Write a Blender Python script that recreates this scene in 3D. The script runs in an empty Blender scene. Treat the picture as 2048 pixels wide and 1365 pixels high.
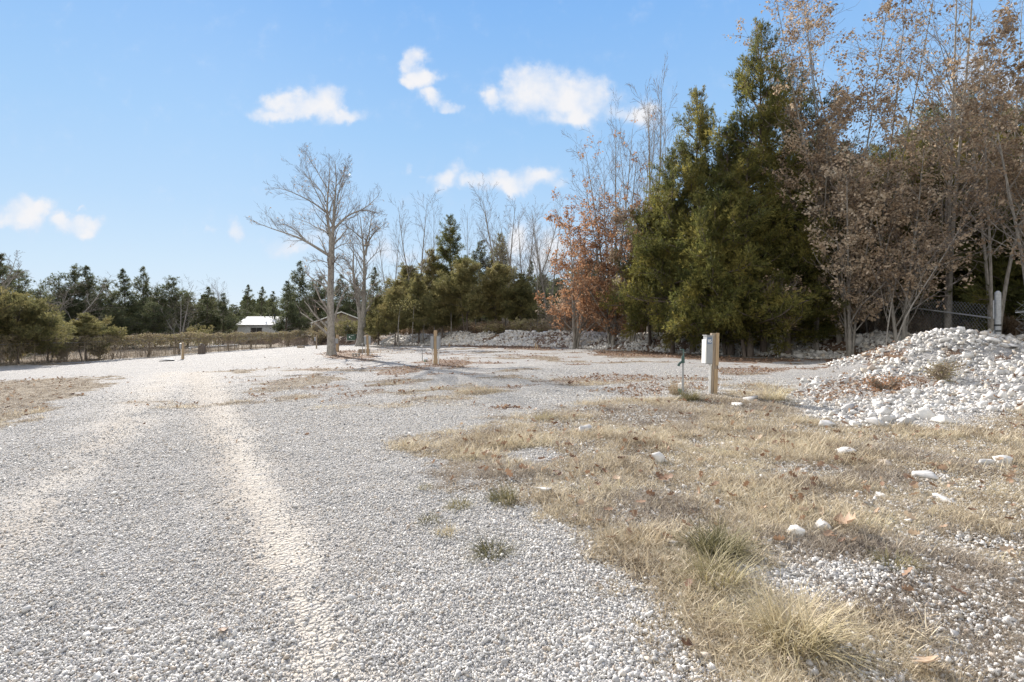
import bpy, bmesh, math, random
import numpy as np
from mathutils import Vector, Matrix, noise as mnoise

SC = bpy.context.scene
COL = SC.collection
R = math.radians
rng = np.random.default_rng(7)
random.seed(7)

# ------------------------------------------------------------------ camera
F, HY, EYE = 1100.0, 654.0, 1.5          # focal length in photo pixels, horizon row, eye height
cam_d = bpy.data.cameras.new('camera')
cam = bpy.data.objects.new('camera', cam_d)
COL.objects.link(cam)
cam.location = (0, 0, EYE)
cam.rotation_euler = (R(90), 0, 0)
cam_d.sensor_width = 36
cam_d.lens = F / 2048 * 36
cam_d.shift_y = -(682.5 - HY) / 2048
cam_d.clip_start = 0.05
cam_d.clip_end = 6000
SC.camera = cam

# ------------------------------------------------------------------ light
SUN_EL, SUN_AZ = 25.0, -29.0             # azimuth from +Y, negative to the left
az, el = R(SUN_AZ), R(SUN_EL)
sdir = Vector((math.sin(az) * math.cos(el), math.cos(az) * math.cos(el), math.sin(el)))
sl = bpy.data.lights.new('sun', 'SUN')
sl.energy = 5.0
sl.angle = R(0.6)
sl.color = (1.0, 0.93, 0.84)
sun = bpy.data.objects.new('sun', sl)
COL.objects.link(sun)
sun.rotation_euler = sdir.to_track_quat('Z', 'Y').to_euler()

SC.view_settings.view_transform = 'Standard'
SC.view_settings.look = 'None'
SC.view_settings.exposure = 1.08
SC.view_settings.gamma = 1
SC.render.engine = 'CYCLES'
cy = SC.cycles
cy.max_bounces = 5
cy.diffuse_bounces = 3
cy.glossy_bounces = 2
cy.transmission_bounces = 2
cy.volume_bounces = 1
cy.transparent_max_bounces = 4
cy.caustics_reflective = cy.caustics_refractive = False
cy.use_denoising = True
try:
    cy.denoising_prefilter = 'NONE'
    cy.denoising_input_passes = 'RGB_ALBEDO_NORMAL'
except Exception:
    pass
SC.render.film_transparent = False


def srgb(r, g, b):
    def f(c):
        c /= 255
        return c / 12.92 if c <= 0.04045 else ((c + 0.055) / 1.055) ** 2.4
    return (f(r), f(g), f(b), 1)


# ------------------------------------------------------------------ world: sky with clouds
def build_world():
    w = bpy.data.worlds.new('World')
    SC.world = w
    w.use_nodes = True
    nt = w.node_tree
    nt.nodes.clear()
    N, L = nt.nodes.new, nt.links.new
    out = N('ShaderNodeOutputWorld')
    bg = N('ShaderNodeBackground')
    L(bg.outputs[0], out.inputs[0])
    sky = N('ShaderNodeTexSky')
    sky.sky_type = 'NISHITA'
    sky.sun_disc = False
    sky.sun_elevation = el
    sky.sun_rotation = az
    sky.air_density = 1.0
    sky.dust_density = 0.3
    sky.ozone_density = 2.0
    tc = N('ShaderNodeTexCoord')
    sep = N('ShaderNodeSeparateXYZ')
    L(tc.outputs['Generated'], sep.inputs[0])
    ramp = N('ShaderNodeValToRGB')
    L(sep.outputs['Z'], ramp.inputs[0])
    k = 0.93
    stops = [(0.0, srgb(222, 236, 250)), (0.10, srgb(205, 229, 250)), (0.20, srgb(184, 218, 251)), (0.32, srgb(164, 207, 250)),
             (0.50, srgb(136, 188, 247)), (0.75, srgb(84, 145, 228)), (1.0, srgb(70, 128, 214))]
    while len(ramp.color_ramp.elements) < len(stops):
        ramp.color_ramp.elements.new(0.5)
    for e, (p, c) in zip(ramp.color_ramp.elements, stops):
        e.position = p
        e.color = (c[0] * k, c[1] * k, c[2] * k, 1)
    sk = N('ShaderNodeVectorMath'); sk.operation = 'SCALE'
    sk.inputs['Scale'].default_value = 0.05
    L(sky.outputs[0], sk.inputs[0])
    mixs = N('ShaderNodeMix'); mixs.data_type = 'RGBA'
    mixs.inputs[0].default_value = 0.90
    L(sk.outputs[0], mixs.inputs[6])
    sc2 = N('ShaderNodeVectorMath'); sc2.operation = 'SCALE'
    sc2.inputs['Scale'].default_value = 0.94
    L(ramp.outputs[0], sc2.inputs[0])
    L(sc2.outputs[0], mixs.inputs[7])
    # clouds: soft lumps at fixed directions of the sky (azimuth, height), broken up by noise
    blobs = [  # (photo-like azimuth/height as u, v, half width, half height, weight)
        (-0.50, -0.0, 0, 0, 0)]
    def B(u, v, rw, rh, s=1.0):
        return ((u - 1024) / F, (HY - v) / F, rw * 1.12 / F, rh * 1.12 / F, s)
    blobs = [
        B(600, 214, 78, 34), B(565, 198, 42, 28), B(655, 200, 46, 36), B(690, 228, 40, 16), B(560, 232, 48, 18),
        B(836, 125, 30, 26), B(850, 160, 44, 28), B(822, 175, 26, 18), B(870, 200, 26, 22), B(895, 215, 28, 12),
        B(1060, 180, 66, 46), B(1040, 150, 34, 34), B(1120, 195, 80, 46), B(1175, 205, 60, 50), B(985, 180, 34, 26), B(1150, 235, 70, 26),
        B(1260, 235, 70, 26, .85), B(1290, 215, 36, 20, .8),
        B(884, 355, 34, 22), B(950, 362, 40, 17, .9), B(1020, 362, 56, 22), B(1065, 352, 48, 22), B(1110, 368, 40, 15, .7),
        B(40, 428, 60, 26), B(20, 440, 60, 22), B(75, 415, 36, 24), B(150, 445, 50, 20), B(120, 437, 26, 18), B(157, 414, 14, 7, .7),
        B(474, 460, 22, 26, .95), B(425, 464, 16, 12, .5),
        B(580, 488, 80, 28, .6), B(650, 470, 100, 34, .5), B(760, 505, 80, 30, .55), B(630, 415, 30, 18, .5),
        B(1040, 475, 50, 50, .85), B(1085, 500, 70, 50, .8), B(1000, 510, 60, 40, .7), B(1130, 490, 50, 30, .6),
        B(800, 337, 10, 18, .55), B(836, 352, 18, 10, .55),
        B(1960, 140, 60, 40, .7), B(2040, 165, 70, 40, .7), B(1900, 170, 40, 30, .5),
        B(-180, 380, 120, 40), B(-420, 200, 160, 50), B(2400, 260, 160, 60), B(2300, 80, 140, 50),
    ]
    # flat projection of the sky direction onto a plane in front (x/y, z/y), valid for the half of the sky in front
    my = N('ShaderNodeMath'); my.operation = 'MAXIMUM'; my.inputs[1].default_value = 0.02
    L(sep.outputs['Y'], my.inputs[0])
    dv = N('ShaderNodeVectorMath'); dv.operation = 'DIVIDE'
    cmb = N('ShaderNodeCombineXYZ')
    for i in range(3):
        L(my.outputs[0], cmb.inputs[i])
    L(tc.outputs['Generated'], dv.inputs[0]); L(cmb.outputs[0], dv.inputs[1])
    n1 = N('ShaderNodeTexNoise'); n1.inputs['Scale'].default_value = 12; n1.inputs['Detail'].default_value = 8; n1.inputs['Roughness'].default_value = .55
    L(dv.outputs[0], n1.inputs['Vector'])
    sub = N('ShaderNodeVectorMath'); sub.operation = 'SUBTRACT'; sub.inputs[1].default_value = (.5, .5, .5)
    L(n1.outputs['Color'], sub.inputs[0])
    wp = N('ShaderNodeVectorMath'); wp.operation = 'MULTIPLY_ADD'; wp.inputs[1].default_value = (.115, 0, .095)
    L(sub.outputs[0], wp.inputs[0]); L(dv.outputs[0], wp.inputs[2])
    acc = None
    for (a, b, ra, rb, s) in blobs:
        m = N('ShaderNodeVectorMath'); m.operation = 'SUBTRACT'; m.inputs[1].default_value = (a, 1, b)
        L(wp.outputs[0], m.inputs[0])
        q = N('ShaderNodeVectorMath'); q.operation = 'MULTIPLY'; q.inputs[1].default_value = (1 / ra, 0, 1 / rb)
        L(m.outputs[0], q.inputs[0])
        l = N('ShaderNodeVectorMath'); l.operation = 'LENGTH'
        L(q.outputs[0], l.inputs[0])
        mm = N('ShaderNodeMapRange'); mm.interpolation_type = 'SMOOTHSTEP'
        mm.inputs['From Min'].default_value = 1.55; mm.inputs['From Max'].default_value = 0.1
        mm.inputs['To Max'].default_value = s
        L(l.outputs['Value'], mm.inputs['Value'])
        if acc is None:
            acc = mm.outputs[0]
        else:
            x = N('ShaderNodeMath'); x.operation = 'SMOOTH_MAX'; x.inputs[2].default_value = .22
            L(acc, x.inputs[0]); L(mm.outputs[0], x.inputs[1]); acc = x.outputs[0]
    n2 = N('ShaderNodeTexNoise'); n2.inputs['Scale'].default_value = 19; n2.inputs['Detail'].default_value = 8; n2.inputs['Roughness'].default_value = .62
    L(dv.outputs[0], n2.inputs['Vector'])
    am = N('ShaderNodeMath'); am.operation = 'MULTIPLY_ADD'; am.inputs[1].default_value = 1.25
    L(n2.outputs['Fac'], am.inputs[0]); L(acc, am.inputs[2])
    n5 = N('ShaderNodeTexNoise'); n5.inputs['Scale'].default_value = 15; n5.inputs['Detail'].default_value = 4
    sh_ = N('ShaderNodeVectorMath'); sh_.operation = 'ADD'; sh_.inputs[1].default_value = (.013, 0, -.016)
    L(dv.outputs[0], sh_.inputs[0]); L(sh_.outputs[0], n5.inputs['Vector'])
    dens = N('ShaderNodeMapRange'); dens.interpolation_type = 'SMOOTHERSTEP'
    dens.inputs['From Min'].default_value = .74; dens.inputs['From Max'].default_value = 1.72
    L(am.outputs[0], dens.inputs['Value'])
    dm = N('ShaderNodeMapRange'); dm.interpolation_type = 'SMOOTHSTEP'
    dm.inputs['From Min'].default_value = .32; dm.inputs['From Max'].default_value = .60; dm.inputs['To Min'].default_value = .62
    L(n5.outputs['Fac'], dm.inputs['Value'])
    d2 = N('ShaderNodeMath'); d2.operation = 'MULTIPLY'; L(dens.outputs[0], d2.inputs[0]); L(dm.outputs[0], d2.inputs[1])
    cut = N('ShaderNodeMath'); cut.operation = 'MULTIPLY'
    gt = N('ShaderNodeMath'); gt.operation = 'GREATER_THAN'; gt.inputs[1].default_value = .05
    L(sep.outputs['Y'], gt.inputs[0]); L(d2.outputs[0], cut.inputs[0]); L(gt.outputs[0], cut.inputs[1])
    cc = N('ShaderNodeMix'); cc.data_type = 'RGBA'
    cc.inputs[6].default_value = (.56, .65, .80, 1); cc.inputs[7].default_value = (.76, .76, .78, 1)
    cm0 = N('ShaderNodeMath'); cm0.operation = 'MULTIPLY_ADD'; cm0.inputs[1].default_value = 1.6
    L(n5.outputs['Fac'], cm0.inputs[0]); L(acc, cm0.inputs[2])
    cm = N('ShaderNodeMapRange'); cm.inputs['From Min'].default_value = .85; cm.inputs['From Max'].default_value = 1.75
    L(cm0.outputs[0], cm.inputs['Value']); L(cm.outputs[0], cc.inputs[0])
    fin = N('ShaderNodeMix'); fin.data_type = 'RGBA'
    L(cut.outputs[0], fin.inputs[0]); L(mixs.outputs[2], fin.inputs[6]); L(cc.outputs[2], fin.inputs[7])
    # broad bright cloud added in the unseen sky behind the camera, as front fill
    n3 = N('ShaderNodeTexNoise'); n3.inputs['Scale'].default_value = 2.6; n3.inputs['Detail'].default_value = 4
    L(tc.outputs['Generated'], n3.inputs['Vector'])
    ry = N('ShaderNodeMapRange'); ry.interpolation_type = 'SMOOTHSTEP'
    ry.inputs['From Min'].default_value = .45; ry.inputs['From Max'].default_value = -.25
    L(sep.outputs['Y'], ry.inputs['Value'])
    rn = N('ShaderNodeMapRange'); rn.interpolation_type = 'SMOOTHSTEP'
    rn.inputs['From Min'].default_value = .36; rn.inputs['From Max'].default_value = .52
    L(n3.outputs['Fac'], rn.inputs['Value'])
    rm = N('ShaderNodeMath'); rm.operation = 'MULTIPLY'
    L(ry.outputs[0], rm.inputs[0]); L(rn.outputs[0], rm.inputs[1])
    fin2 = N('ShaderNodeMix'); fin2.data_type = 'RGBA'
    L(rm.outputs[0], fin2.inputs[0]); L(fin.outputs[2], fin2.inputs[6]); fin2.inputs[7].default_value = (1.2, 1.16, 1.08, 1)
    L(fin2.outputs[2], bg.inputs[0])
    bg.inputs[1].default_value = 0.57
    w.cycles.sampling_method = 'MANUAL'
    w.cycles.sample_map_resolution = 512


build_world()


# ------------------------------------------------------------------ numeric helpers
def hash2(ix, iy, s=0):
    h = (ix.astype(np.int64) * 374761393 + iy.astype(np.int64) * 668265263 + s * 1442695041) & 0xFFFFFFFF
    h = ((h ^ (h >> 13)) * 1274126177) & 0xFFFFFFFF
    return ((h ^ (h >> 16)) & 0xFFFFFF) / float(0xFFFFFF)


def vnoise(x, y, s=0):
    ix, iy = np.floor(x), np.floor(y)
    fx, fy = x - ix, y - iy
    fx = fx * fx * (3 - 2 * fx); fy = fy * fy * (3 - 2 * fy)
    a, b = hash2(ix, iy, s), hash2(ix + 1, iy, s)
    c, d = hash2(ix, iy + 1, s), hash2(ix + 1, iy + 1, s)
    return (a * (1 - fx) + b * fx) * (1 - fy) + (c * (1 - fx) + d * fx) * fy


def fbm(x, y, o=4, s=0):
    t, a, f = 0, .5, 1
    for i in range(o):
        t = t + a * vnoise(x * f, y * f, s + i * 17); a *= .5; f *= 2.03
    return t / (1 - .5 ** o)


def sstep(a, b, x):
    t = np.clip((x - a) / (b - a), 0, 1)
    return t * t * (3 - 2 * t)


TOE = np.array([(-60, 104), (-36, 82), (-16, 62.5), (-8, 53), (2.8, 40), (9, 32.2), (14, 26.5), (19, 20.5), (24, 13.5), (32, 4), (40, -10)], float)


def seg_dist(px, py, poly, closed=False):
    """distance to a polyline and the sign of the side of the nearest segment (+ = left-hand normal side)"""
    best = np.full(px.shape, 1e9); sg = np.ones(px.shape)
    n = len(poly)
    for i in range(n if closed else n - 1):
        ax, ay = poly[i]; bx, by = poly[(i + 1) % n]
        dx, dy = bx - ax, by - ay
        t = np.clip(((px - ax) * dx + (py - ay) * dy) / (dx * dx + dy * dy + 1e-12), 0, 1)
        d = np.hypot(px - ax - t * dx, py - ay - t * dy)
        m = d < best
        s = np.sign(dx * (py - ay) - dy * (px - ax))
        best = np.where(m, d, best); sg = np.where(m, s, sg)
    return best, sg


def terrain(x, y):
    x = np.asarray(x, float); y = np.asarray(y, float)
    base = 0.035 * -np.logaddexp(0, -x * 1.0) + 0.035 * 0.0
    base = np.where(x < -30, 0.035 * (-30) - 0.02 * (1 - np.exp((x + 30) / 25)) * 25, base)
    d, s = seg_dist(x, y, TOE)
    d = d * s
    wob = (fbm(x * .35, y * .35, 3, 5) - .5)
    emb = (1.0 + .35 * wob) * sstep(0, 2.4, d + wob * 1.2)
    far = sstep(0, 1, 1)
    rise = .56 * sstep(8.4, 14, x) * sstep(10.5, 17, y) * (1 - sstep(18, 22, y))
    mound = .80 * np.exp(-(((x - 14.0) / 2.2) ** 2 + ((y - 17.4) / 1.8) ** 2))
    z = base + np.maximum(emb, 0) + (rise + mound) * (1 - .6 * sstep(0, 2, d))
    r = np.hypot(x, y)
    z = z + (fbm(x * .5, y * .5, 3, 9) - .5) * .07 * sstep(3, 9, r) + (fbm(x * 2.2, y * 2.2, 3, 3) - .5) * .03
    z = z + 3.0 * sstep(140, 600, r) * fbm(x * .006, y * .006, 3, 30)
    return z


def tz(x, y):
    return float(terrain(np.array([x]), np.array([y]))[0])


def P(u, v):
    """ground point seen at photo position (u, v): march along the ray to the terrain"""
    t = np.exp(np.linspace(math.log(1.2), math.log(160), 3000))
    x = (u - 1024) / F * t; zz = EYE + (HY - v) / F * t
    h = terrain(x, t)
    i = int(np.argmax(zz < h)) if (zz < h).any() else 2999
    return float(x[i]), float(t[i])


def at(u, D):
    x = (u - 1024) / F * D
    return x, D, tz(x, D)


def ztop(v, D):
    return EYE + (HY - v) / F * D


# ------------------------------------------------------------------ object helpers
def mesh_np(name, verts, tris=None, quads=None, smooth=False, attrs=None):
    me = bpy.data.meshes.new(name)
    verts = np.asarray(verts, np.float32)
    me.vertices.add(len(verts)); me.vertices.foreach_set('co', verts.ravel())
    tris = np.zeros((0, 3), np.int32) if tris is None else np.asarray(tris, np.int32)
    quads = np.zeros((0, 4), np.int32) if quads is None else np.asarray(quads, np.int32)
    nl = tris.size + quads.size
    me.loops.add(nl)
    me.loops.foreach_set('vertex_index', np.concatenate([tris.ravel(), quads.ravel()]))
    me.polygons.add(len(tris) + len(quads))
    st = np.concatenate([np.arange(len(tris)) * 3, tris.size + np.arange(len(quads)) * 4]).astype(np.int32)
    me.polygons.foreach_set('loop_start', st)
    try:
        me.polygons.foreach_set('loop_total', np.concatenate([np.full(len(tris), 3), np.full(len(quads), 4)]).astype(np.int32))
    except Exception:
        pass
    if smooth:
        me.polygons.foreach_set('use_smooth', np.ones(len(tris) + len(quads), bool))
    me.update(calc_edges=True)
    me.validate()
    if attrs:
        for k, v in attrs.items():
            a = me.attributes.new(k, 'FLOAT', 'POINT'); a.data.foreach_set('value', np.asarray(v, np.float32))
    return me


def link(name, me, mat=None, parent=None, loc=None):
    o = bpy.data.objects.new(name, me)
    COL.objects.link(o)
    if mat and len(me.materials) == 0:
        me.materials.append(mat)
    if parent:
        o.parent = parent
    if loc is not None:
        o.location = loc
    return o


def empty(name, loc, rz=0.0, label=None, cat=None, group=None):
    o = bpy.data.objects.new(name, None)
    o.empty_display_size = .2
    COL.objects.link(o)
    o.location = loc
    o.rotation_euler = (0, 0, rz)
    tag(o, label, cat, group)
    return o


def tag(o, label=None, cat=None, group=None, kind=None):
    for k, v in (('label', label), ('category', cat), ('group', group), ('kind', kind)):
        if v:
            o[k] = v
    return o


class MB:
    """collects simple shapes into one mesh"""
    def __init__(s):
        s.bm = bmesh.new()

    def box(s, c, size, rz=0.0, bev=0.0, rot=None):
        g = bmesh.ops.create_cube(s.bm, size=1)
        vs = g['verts']
        M = Matrix.Translation(c) @ (rot if rot is not None else Matrix.Rotation(rz, 4, 'Z')) @ Matrix.Diagonal((*size, 1))
        bmesh.ops.transform(s.bm, matrix=M, verts=vs)
        if bev:
            es = list({e for v in vs for e in v.link_edges})
            bmesh.ops.bevel(s.bm, geom=es, offset=bev, segments=2, affect='EDGES', profile=.5)
        return s

    def tube(s, a, b, r0, r1=None, n=12, caps=True):
        a, b = Vector(a), Vector(b)
        d = b - a
        M = Matrix.Translation((a + b) / 2) @ d.to_track_quat('Z', 'Y').to_matrix().to_4x4()
        bmesh.ops.create_cone(s.bm, cap_ends=caps, segments=n, radius1=r0, radius2=r0 if r1 is None else r1, depth=d.length, matrix=M)
        return s

    def ball(s, c, r, sc=(1, 1, 1), n=2):
        M = Matrix.Translation(c) @ Matrix.Diagonal((*sc, 1))
        bmesh.ops.create_icosphere(s.bm, subdivisions=n, radius=r, matrix=M)
        return s

    def poly(s, pts):
        s.bm.faces.new([s.bm.verts.new(p) for p in pts]); return s

    def build(s, name, mat, parent=None, loc=None, smooth=False):
        me = bpy.data.meshes.new(name)
        bmesh.ops.recalc_face_normals(s.bm, faces=s.bm.faces)
        s.bm.to_mesh(me); s.bm.free()
        if smooth:
            for p in me.polygons:
                p.use_smooth = True
        return link(name, me, mat, parent, loc)


# ------------------------------------------------------------------ materials
class NT:
    def __init__(s, name):
        s.m = bpy.data.materials.new(name); s.m.use_nodes = True
        s.t = s.m.node_tree; s.t.nodes.clear()
        s.out = s.n('ShaderNodeOutputMaterial')

    def n(s, k, **kw):
        nd = s.t.nodes.new(k)
        for a, b in kw.items():
            setattr(nd, a, b)
        return nd

    def l(s, a, b):
        s.t.links.new(a, b)

    def noise(s, vec, scale, detail=4, rough=.55, out='Fac'):
        nd = s.n('ShaderNodeTexNoise'); nd.inputs['Scale'].default_value = scale
        nd.inputs['Detail'].default_value = detail; nd.inputs['Roughness'].default_value = rough
        if vec is not None:
            s.l(vec, nd.inputs['Vector'])
        return nd.outputs[out]

    def ramp(s, fac, stops, interp='LINEAR'):
        nd = s.n('ShaderNodeValToRGB'); cr = nd.color_ramp; cr.interpolation = interp
        while len(cr.elements) < len(stops):
            cr.elements.new(.5)
        for e, (p, c) in zip(cr.elements, stops):
            e.position = p; e.color = c if len(c) == 4 else (*c, 1)
        s.l(fac, nd.inputs[0]); return nd.outputs[0]

    def mix(s, f, a, b, mode='MIX'):
        nd = s.n('ShaderNodeMix', data_type='RGBA', blend_type=mode)
        for i, v in ((0, f), (6, a), (7, b)):
            if isinstance(v, (int, float)):
                nd.inputs[i].default_value = v
            elif isinstance(v, tuple):
                nd.inputs[i].default_value = v if len(v) == 4 else (*v, 1)
            else:
                s.l(v, nd.inputs[i])
        return nd.outputs[2]

    def math(s, op, a, b=None, c=None, clamp=False):
        nd = s.n('ShaderNodeMath', operation=op, use_clamp=clamp)
        for i, v in enumerate((a, b, c)):
            if v is None:
                continue
            if isinstance(v, (int, float)):
                nd.inputs[i].default_value = v
            else:
                s.l(v, nd.inputs[i])
        return nd.outputs[0]

    def mrange(s, v, a, b, c=0., d=1.):
        nd = s.n('ShaderNodeMapRange', interpolation_type='SMOOTHSTEP')
        for i, x in enumerate((a, b, c, d)):
            nd.inputs[i + 1].default_value = x
        s.l(v, nd.inputs[0]); return nd.outputs[0]

    def attr(s, name):
        nd = s.n('ShaderNodeAttribute', attribute_name=name); return nd.outputs['Fac']

    def tex(s, which='Object'):
        return s.n('ShaderNodeTexCoord').outputs[which]

    def pos(s):
        return s.n('ShaderNodeNewGeometry').outputs['Position']

    def rnd(s):
        return s.n('ShaderNodeObjectInfo').outputs['Random']

    def bump(s, h, strength=.5, dist=.02, normal=None):
        nd = s.n('ShaderNodeBump'); nd.inputs['Strength'].default_value = strength; nd.inputs['Distance'].default_value = dist
        s.l(h, nd.inputs['Height'])
        if normal is not None:
            s.l(normal, nd.inputs['Normal'])
        return nd.outputs[0]

    def principled(s, col, rough=.8, metal=0., normal=None, spec=.3):
        b = s.n('ShaderNodeBsdfPrincipled')
        if isinstance(col, tuple):
            b.inputs['Base Color'].default_value = col if len(col) == 4 else (*col, 1)
        else:
            s.l(col, b.inputs['Base Color'])
        if isinstance(rough, (int, float)):
            b.inputs['Roughness'].default_value = rough
        else:
            s.l(rough, b.inputs['Roughness'])
        b.inputs['Metallic'].default_value = metal
        b.inputs['Specular IOR Level'].default_value = spec
        if normal is not None:
            s.l(normal, b.inputs['Normal'])
        return b.outputs[0]

    def done(s, sh):
        s.l(sh, s.out.inputs[0]); return s.m


def foliage_mat(name, cols, scale=1.6, trans=.35, rough=.7, hue_obj=True):
    t = NT(name)
    v = t.tex('Object')
    f = t.noise(v, scale, 5, .7)
    f2 = t.noise(v, scale * 9, 2, .6)
    f = t.math('MULTIPLY_ADD', t.math('SUBTRACT', f2, .5), .55, f)
    if hue_obj:
        f = t.math('ADD', f, t.math('MULTIPLY', t.math('SUBTRACT', t.rnd(), .5), .16))
    c = t.ramp(f, cols)
    d = t.principled(c, rough, spec=.25)
    tr = t.n('ShaderNodeBsdfTranslucent'); t.l(c, tr.inputs[0])
    mx = t.n('ShaderNodeMixShader'); mx.inputs[0].default_value = trans
    t.l(d, mx.inputs[1]); t.l(tr.outputs[0], mx.inputs[2])
    return t.done(mx.outputs[0])


def simple_mat(name, c1, c2, scale=6, rough=.75, metal=0., bump=.2, bdist=.01, detail=5, which='Object', stretch=None, spec=.3):
    t = NT(name)
    v = t.tex(which)
    if stretch:
        mp = t.n('ShaderNodeMapping'); mp.inputs['Scale'].default_value = stretch
        t.l(v, mp.inputs[0]); v = mp.outputs[0]
    f = t.noise(v, scale, detail, .65)
    c = t.ramp(f, [(.3, c1), (.7, c2)])
    nrm = t.bump(f, bump, bdist) if bump else None
    return t.done(t.principled(c, rough, metal, nrm, spec))


M = {}
M['bark'] = simple_mat('grey_bark', (.13, .12, .105), (.36, .335, .30), 5, .9, bump=.8, bdist=.03, stretch=(3, 3, .8))
M['bark_pale'] = simple_mat('pale_bark', (.17, .155, .135), (.40, .37, .33), 5, .9, bump=.5, bdist=.02, stretch=(2, 2, 1))
M['bark_dark'] = simple_mat('cedar_bark', (.07, .055, .045), (.21, .175, .15), 8, .9, bump=.8, bdist=.02, stretch=(4, 4, .4))
M['twig'] = simple_mat('twig_bark', (.13, .105, .09), (.25, .215, .19), 9, .9, bump=0)
M['cedar'] = foliage_mat('cedar_green', [(.25, (.06, .075, .028)), (.42, (.115, .125, .04)), (.56, (.20, .185, .052)), (.75, (.34, .28, .08))], .8, .45)
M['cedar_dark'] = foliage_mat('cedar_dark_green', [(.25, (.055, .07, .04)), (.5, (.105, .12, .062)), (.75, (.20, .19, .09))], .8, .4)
M['cedar_olive'] = foliage_mat('cedar_olive', [(.25, (.09, .10, .045)), (.42, (.17, .165, .07)), (.58, (.27, .235, .10)), (.8, (.34, .27, .14))], .9, .42)
M['oak_leaf'] = foliage_mat('oak_leaf_brown', [(.24, (.13, .085, .052)), (.40, (.28, .20, .13)), (.56, (.48, .37, .26)), (.76, (.68, .60, .48))], 1.4, .4)
M['oak_orange'] = foliage_mat('oak_leaf_rust', [(.25, (.18, .09, .05)), (.45, (.36, .19, .10)), (.62, (.46, .30, .19)), (.82, (.56, .43, .31))], 1.4, .42)
M['vine_leaf'] = foliage_mat('vine_leaf', [(.3, (.16, .13, .085)), (.5, (.31, .25, .16)), (.62, (.32, .30, .13)), (.8, (.48, .40, .27))], 2.0, .35)


def stone_material(name, dark=False):
    t = NT(name)
    r = t.rnd()
    c = t.ramp(r, [(0., (.30, .293, .285) if not dark else (.42, .41, .40)), (.10, (.42, .41, .40)), (.3, (.52, .508, .49)), (.55, (.62, .605, .58)), (.8, (.72, .70, .66)), (.93, (.54, .47, .38)), (1., (.36, .29, .23))])
    f = t.noise(t.tex('Object'), 40 if not dark else 9, 4, .7)
    c = t.mix(t.mrange(f, .35, .7), t.mix(.35, c, (.36, .35, .34, 1)), c)
    return t.done(t.principled(c, .85, normal=t.bump(f, .35, .004 if not dark else .02)))


M['stone'] = stone_material('gravel_stone')
M['rock'] = stone_material('limestone_rock', True)


def ground_material():
    t = NT('ground')
    p = t.pos()
    wp = t.noise(p, 22, 3, .6, 'Color')
    # gravel seen as packed stones: cells of several sizes
    vs = []
    for sc_, w_ in ((38, 1.), (17, .6)):
        vo = t.n('ShaderNodeTexVoronoi'); vo.inputs['Scale'].default_value = sc_; vo.inputs['Randomness'].default_value = 1
        t.l(p, vo.inputs['Vector'])
        vs.append(vo)
    sepc = t.n('ShaderNodeSeparateColor'); t.l(vs[0].outputs['Color'], sepc.inputs[0])
    gr = t.ramp(sepc.outputs[0], [(0., (.30, .305, .32)), (.25, (.45, .455, .47)), (.5, (.56, .56, .565)), (.8, (.66, .655, .64)), (1., (.52, .47, .41))])
    sep2 = t.n('ShaderNodeSeparateColor'); t.l(vs[1].outputs['Color'], sep2.inputs[0])
    gr = t.mix(.35, gr, t.ramp(sep2.outputs[1], [(0, (.36, .36, .38)), (.5, (.56, .56, .565)), (1, (.68, .675, .65))]))
    gap = t.mrange(vs[0].outputs['Distance'], .35, .75)
    gr = t.mix(t.math('MULTIPLY', gap, .5), gr, (.20, .19, .18, 1))
    big = t.noise(p, .35, 4, .6)
    gr = t.mix(t.mrange(big, .35, .7, 0, .22), gr, (.58, .55, .50, 1))
    h = t.math('MULTIPLY', t.math('SUBTRACT', 1., vs[0].outputs['Distance']), 1.0)
    h = t.math('ADD', h, t.math('MULTIPLY', t.noise(p, 9, 3, .7), .8))
    # fine dust of the wheel track
    dust = t.ramp(t.noise(p, 60, 4, .7), [(.3, (.40, .365, .315)), (.7, (.52, .48, .425))])
    df = t.math('MULTIPLY', t.attr('dust'), t.mrange(t.noise(p, 7, 4, .7), .25, .55))
    gr = t.mix(.47, gr, (.15, .14, .13, 1))
    gr = t.mix(t.mrange(t.noise(p, 3.3, 5, .75), .48, .66, 0, .45), gr, (.27, .24, .20, 1))
    c = t.mix(df, gr, dust)
    dk = t.math('MULTIPLY', t.attr('soil'), t.mrange(t.noise(p, 14, 4, .75), .35, .6))
    c = t.mix(t.math('MULTIPLY', dk, .75), c, t.ramp(t.noise(p, 45, 3, .7), [(.3, (.20, .165, .13)), (.7, (.44, .39, .33))]))
    # dead grass
    st = t.n('ShaderNodeMapping'); st.inputs['Scale'].default_value = (1, .35, 1); t.l(p, st.inputs[0])
    g = t.ramp(t.noise(st.outputs[0], 34, 5, .75), [(.30, (.045, .035, .025)), (.45, (.14, .11, .075)), (.6, (.27, .215, .15)), (.75, (.46, .39, .28))])
    g2 = t.ramp(t.noise(p, 1.6, 3, .6), [(.35, (.12, .095, .07)), (.65, (.27, .22, .155))])
    g = t.mix(.4, g, g2)
    gm = t.mrange(t.math('MULTIPLY_ADD', t.math('SUBTRACT', t.noise(p, 11, 5, .8), .5), 1.1, t.attr('grass')), .38, .62)
    c = t.mix(gm, c, g)
    lf = t.ramp(t.noise(p, 26, 3, .8), [(.3, (.04, .028, .02)), (.45, (.12, .075, .05)), (.6, (.23, .15, .10)), (.78, (.36, .27, .20))])
    lm = t.mrange(t.math('MULTIPLY_ADD', t.math('SUBTRACT', t.noise(p, 8, 5, .8), .5), 1.5, t.attr('litter')), .55, .75)
    c = t.mix(lm, c, lf)
    h2 = t.math('ADD', t.noise(p, 2.2, 6, .8), t.math('MULTIPLY', t.noise(p, 12, 4, .8), .35))
    n = t.bump(h, .9, .022, t.bump(h2, .75, .10))
    return t.done(t.principled(c, .92, normal=n, spec=.2))


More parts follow.
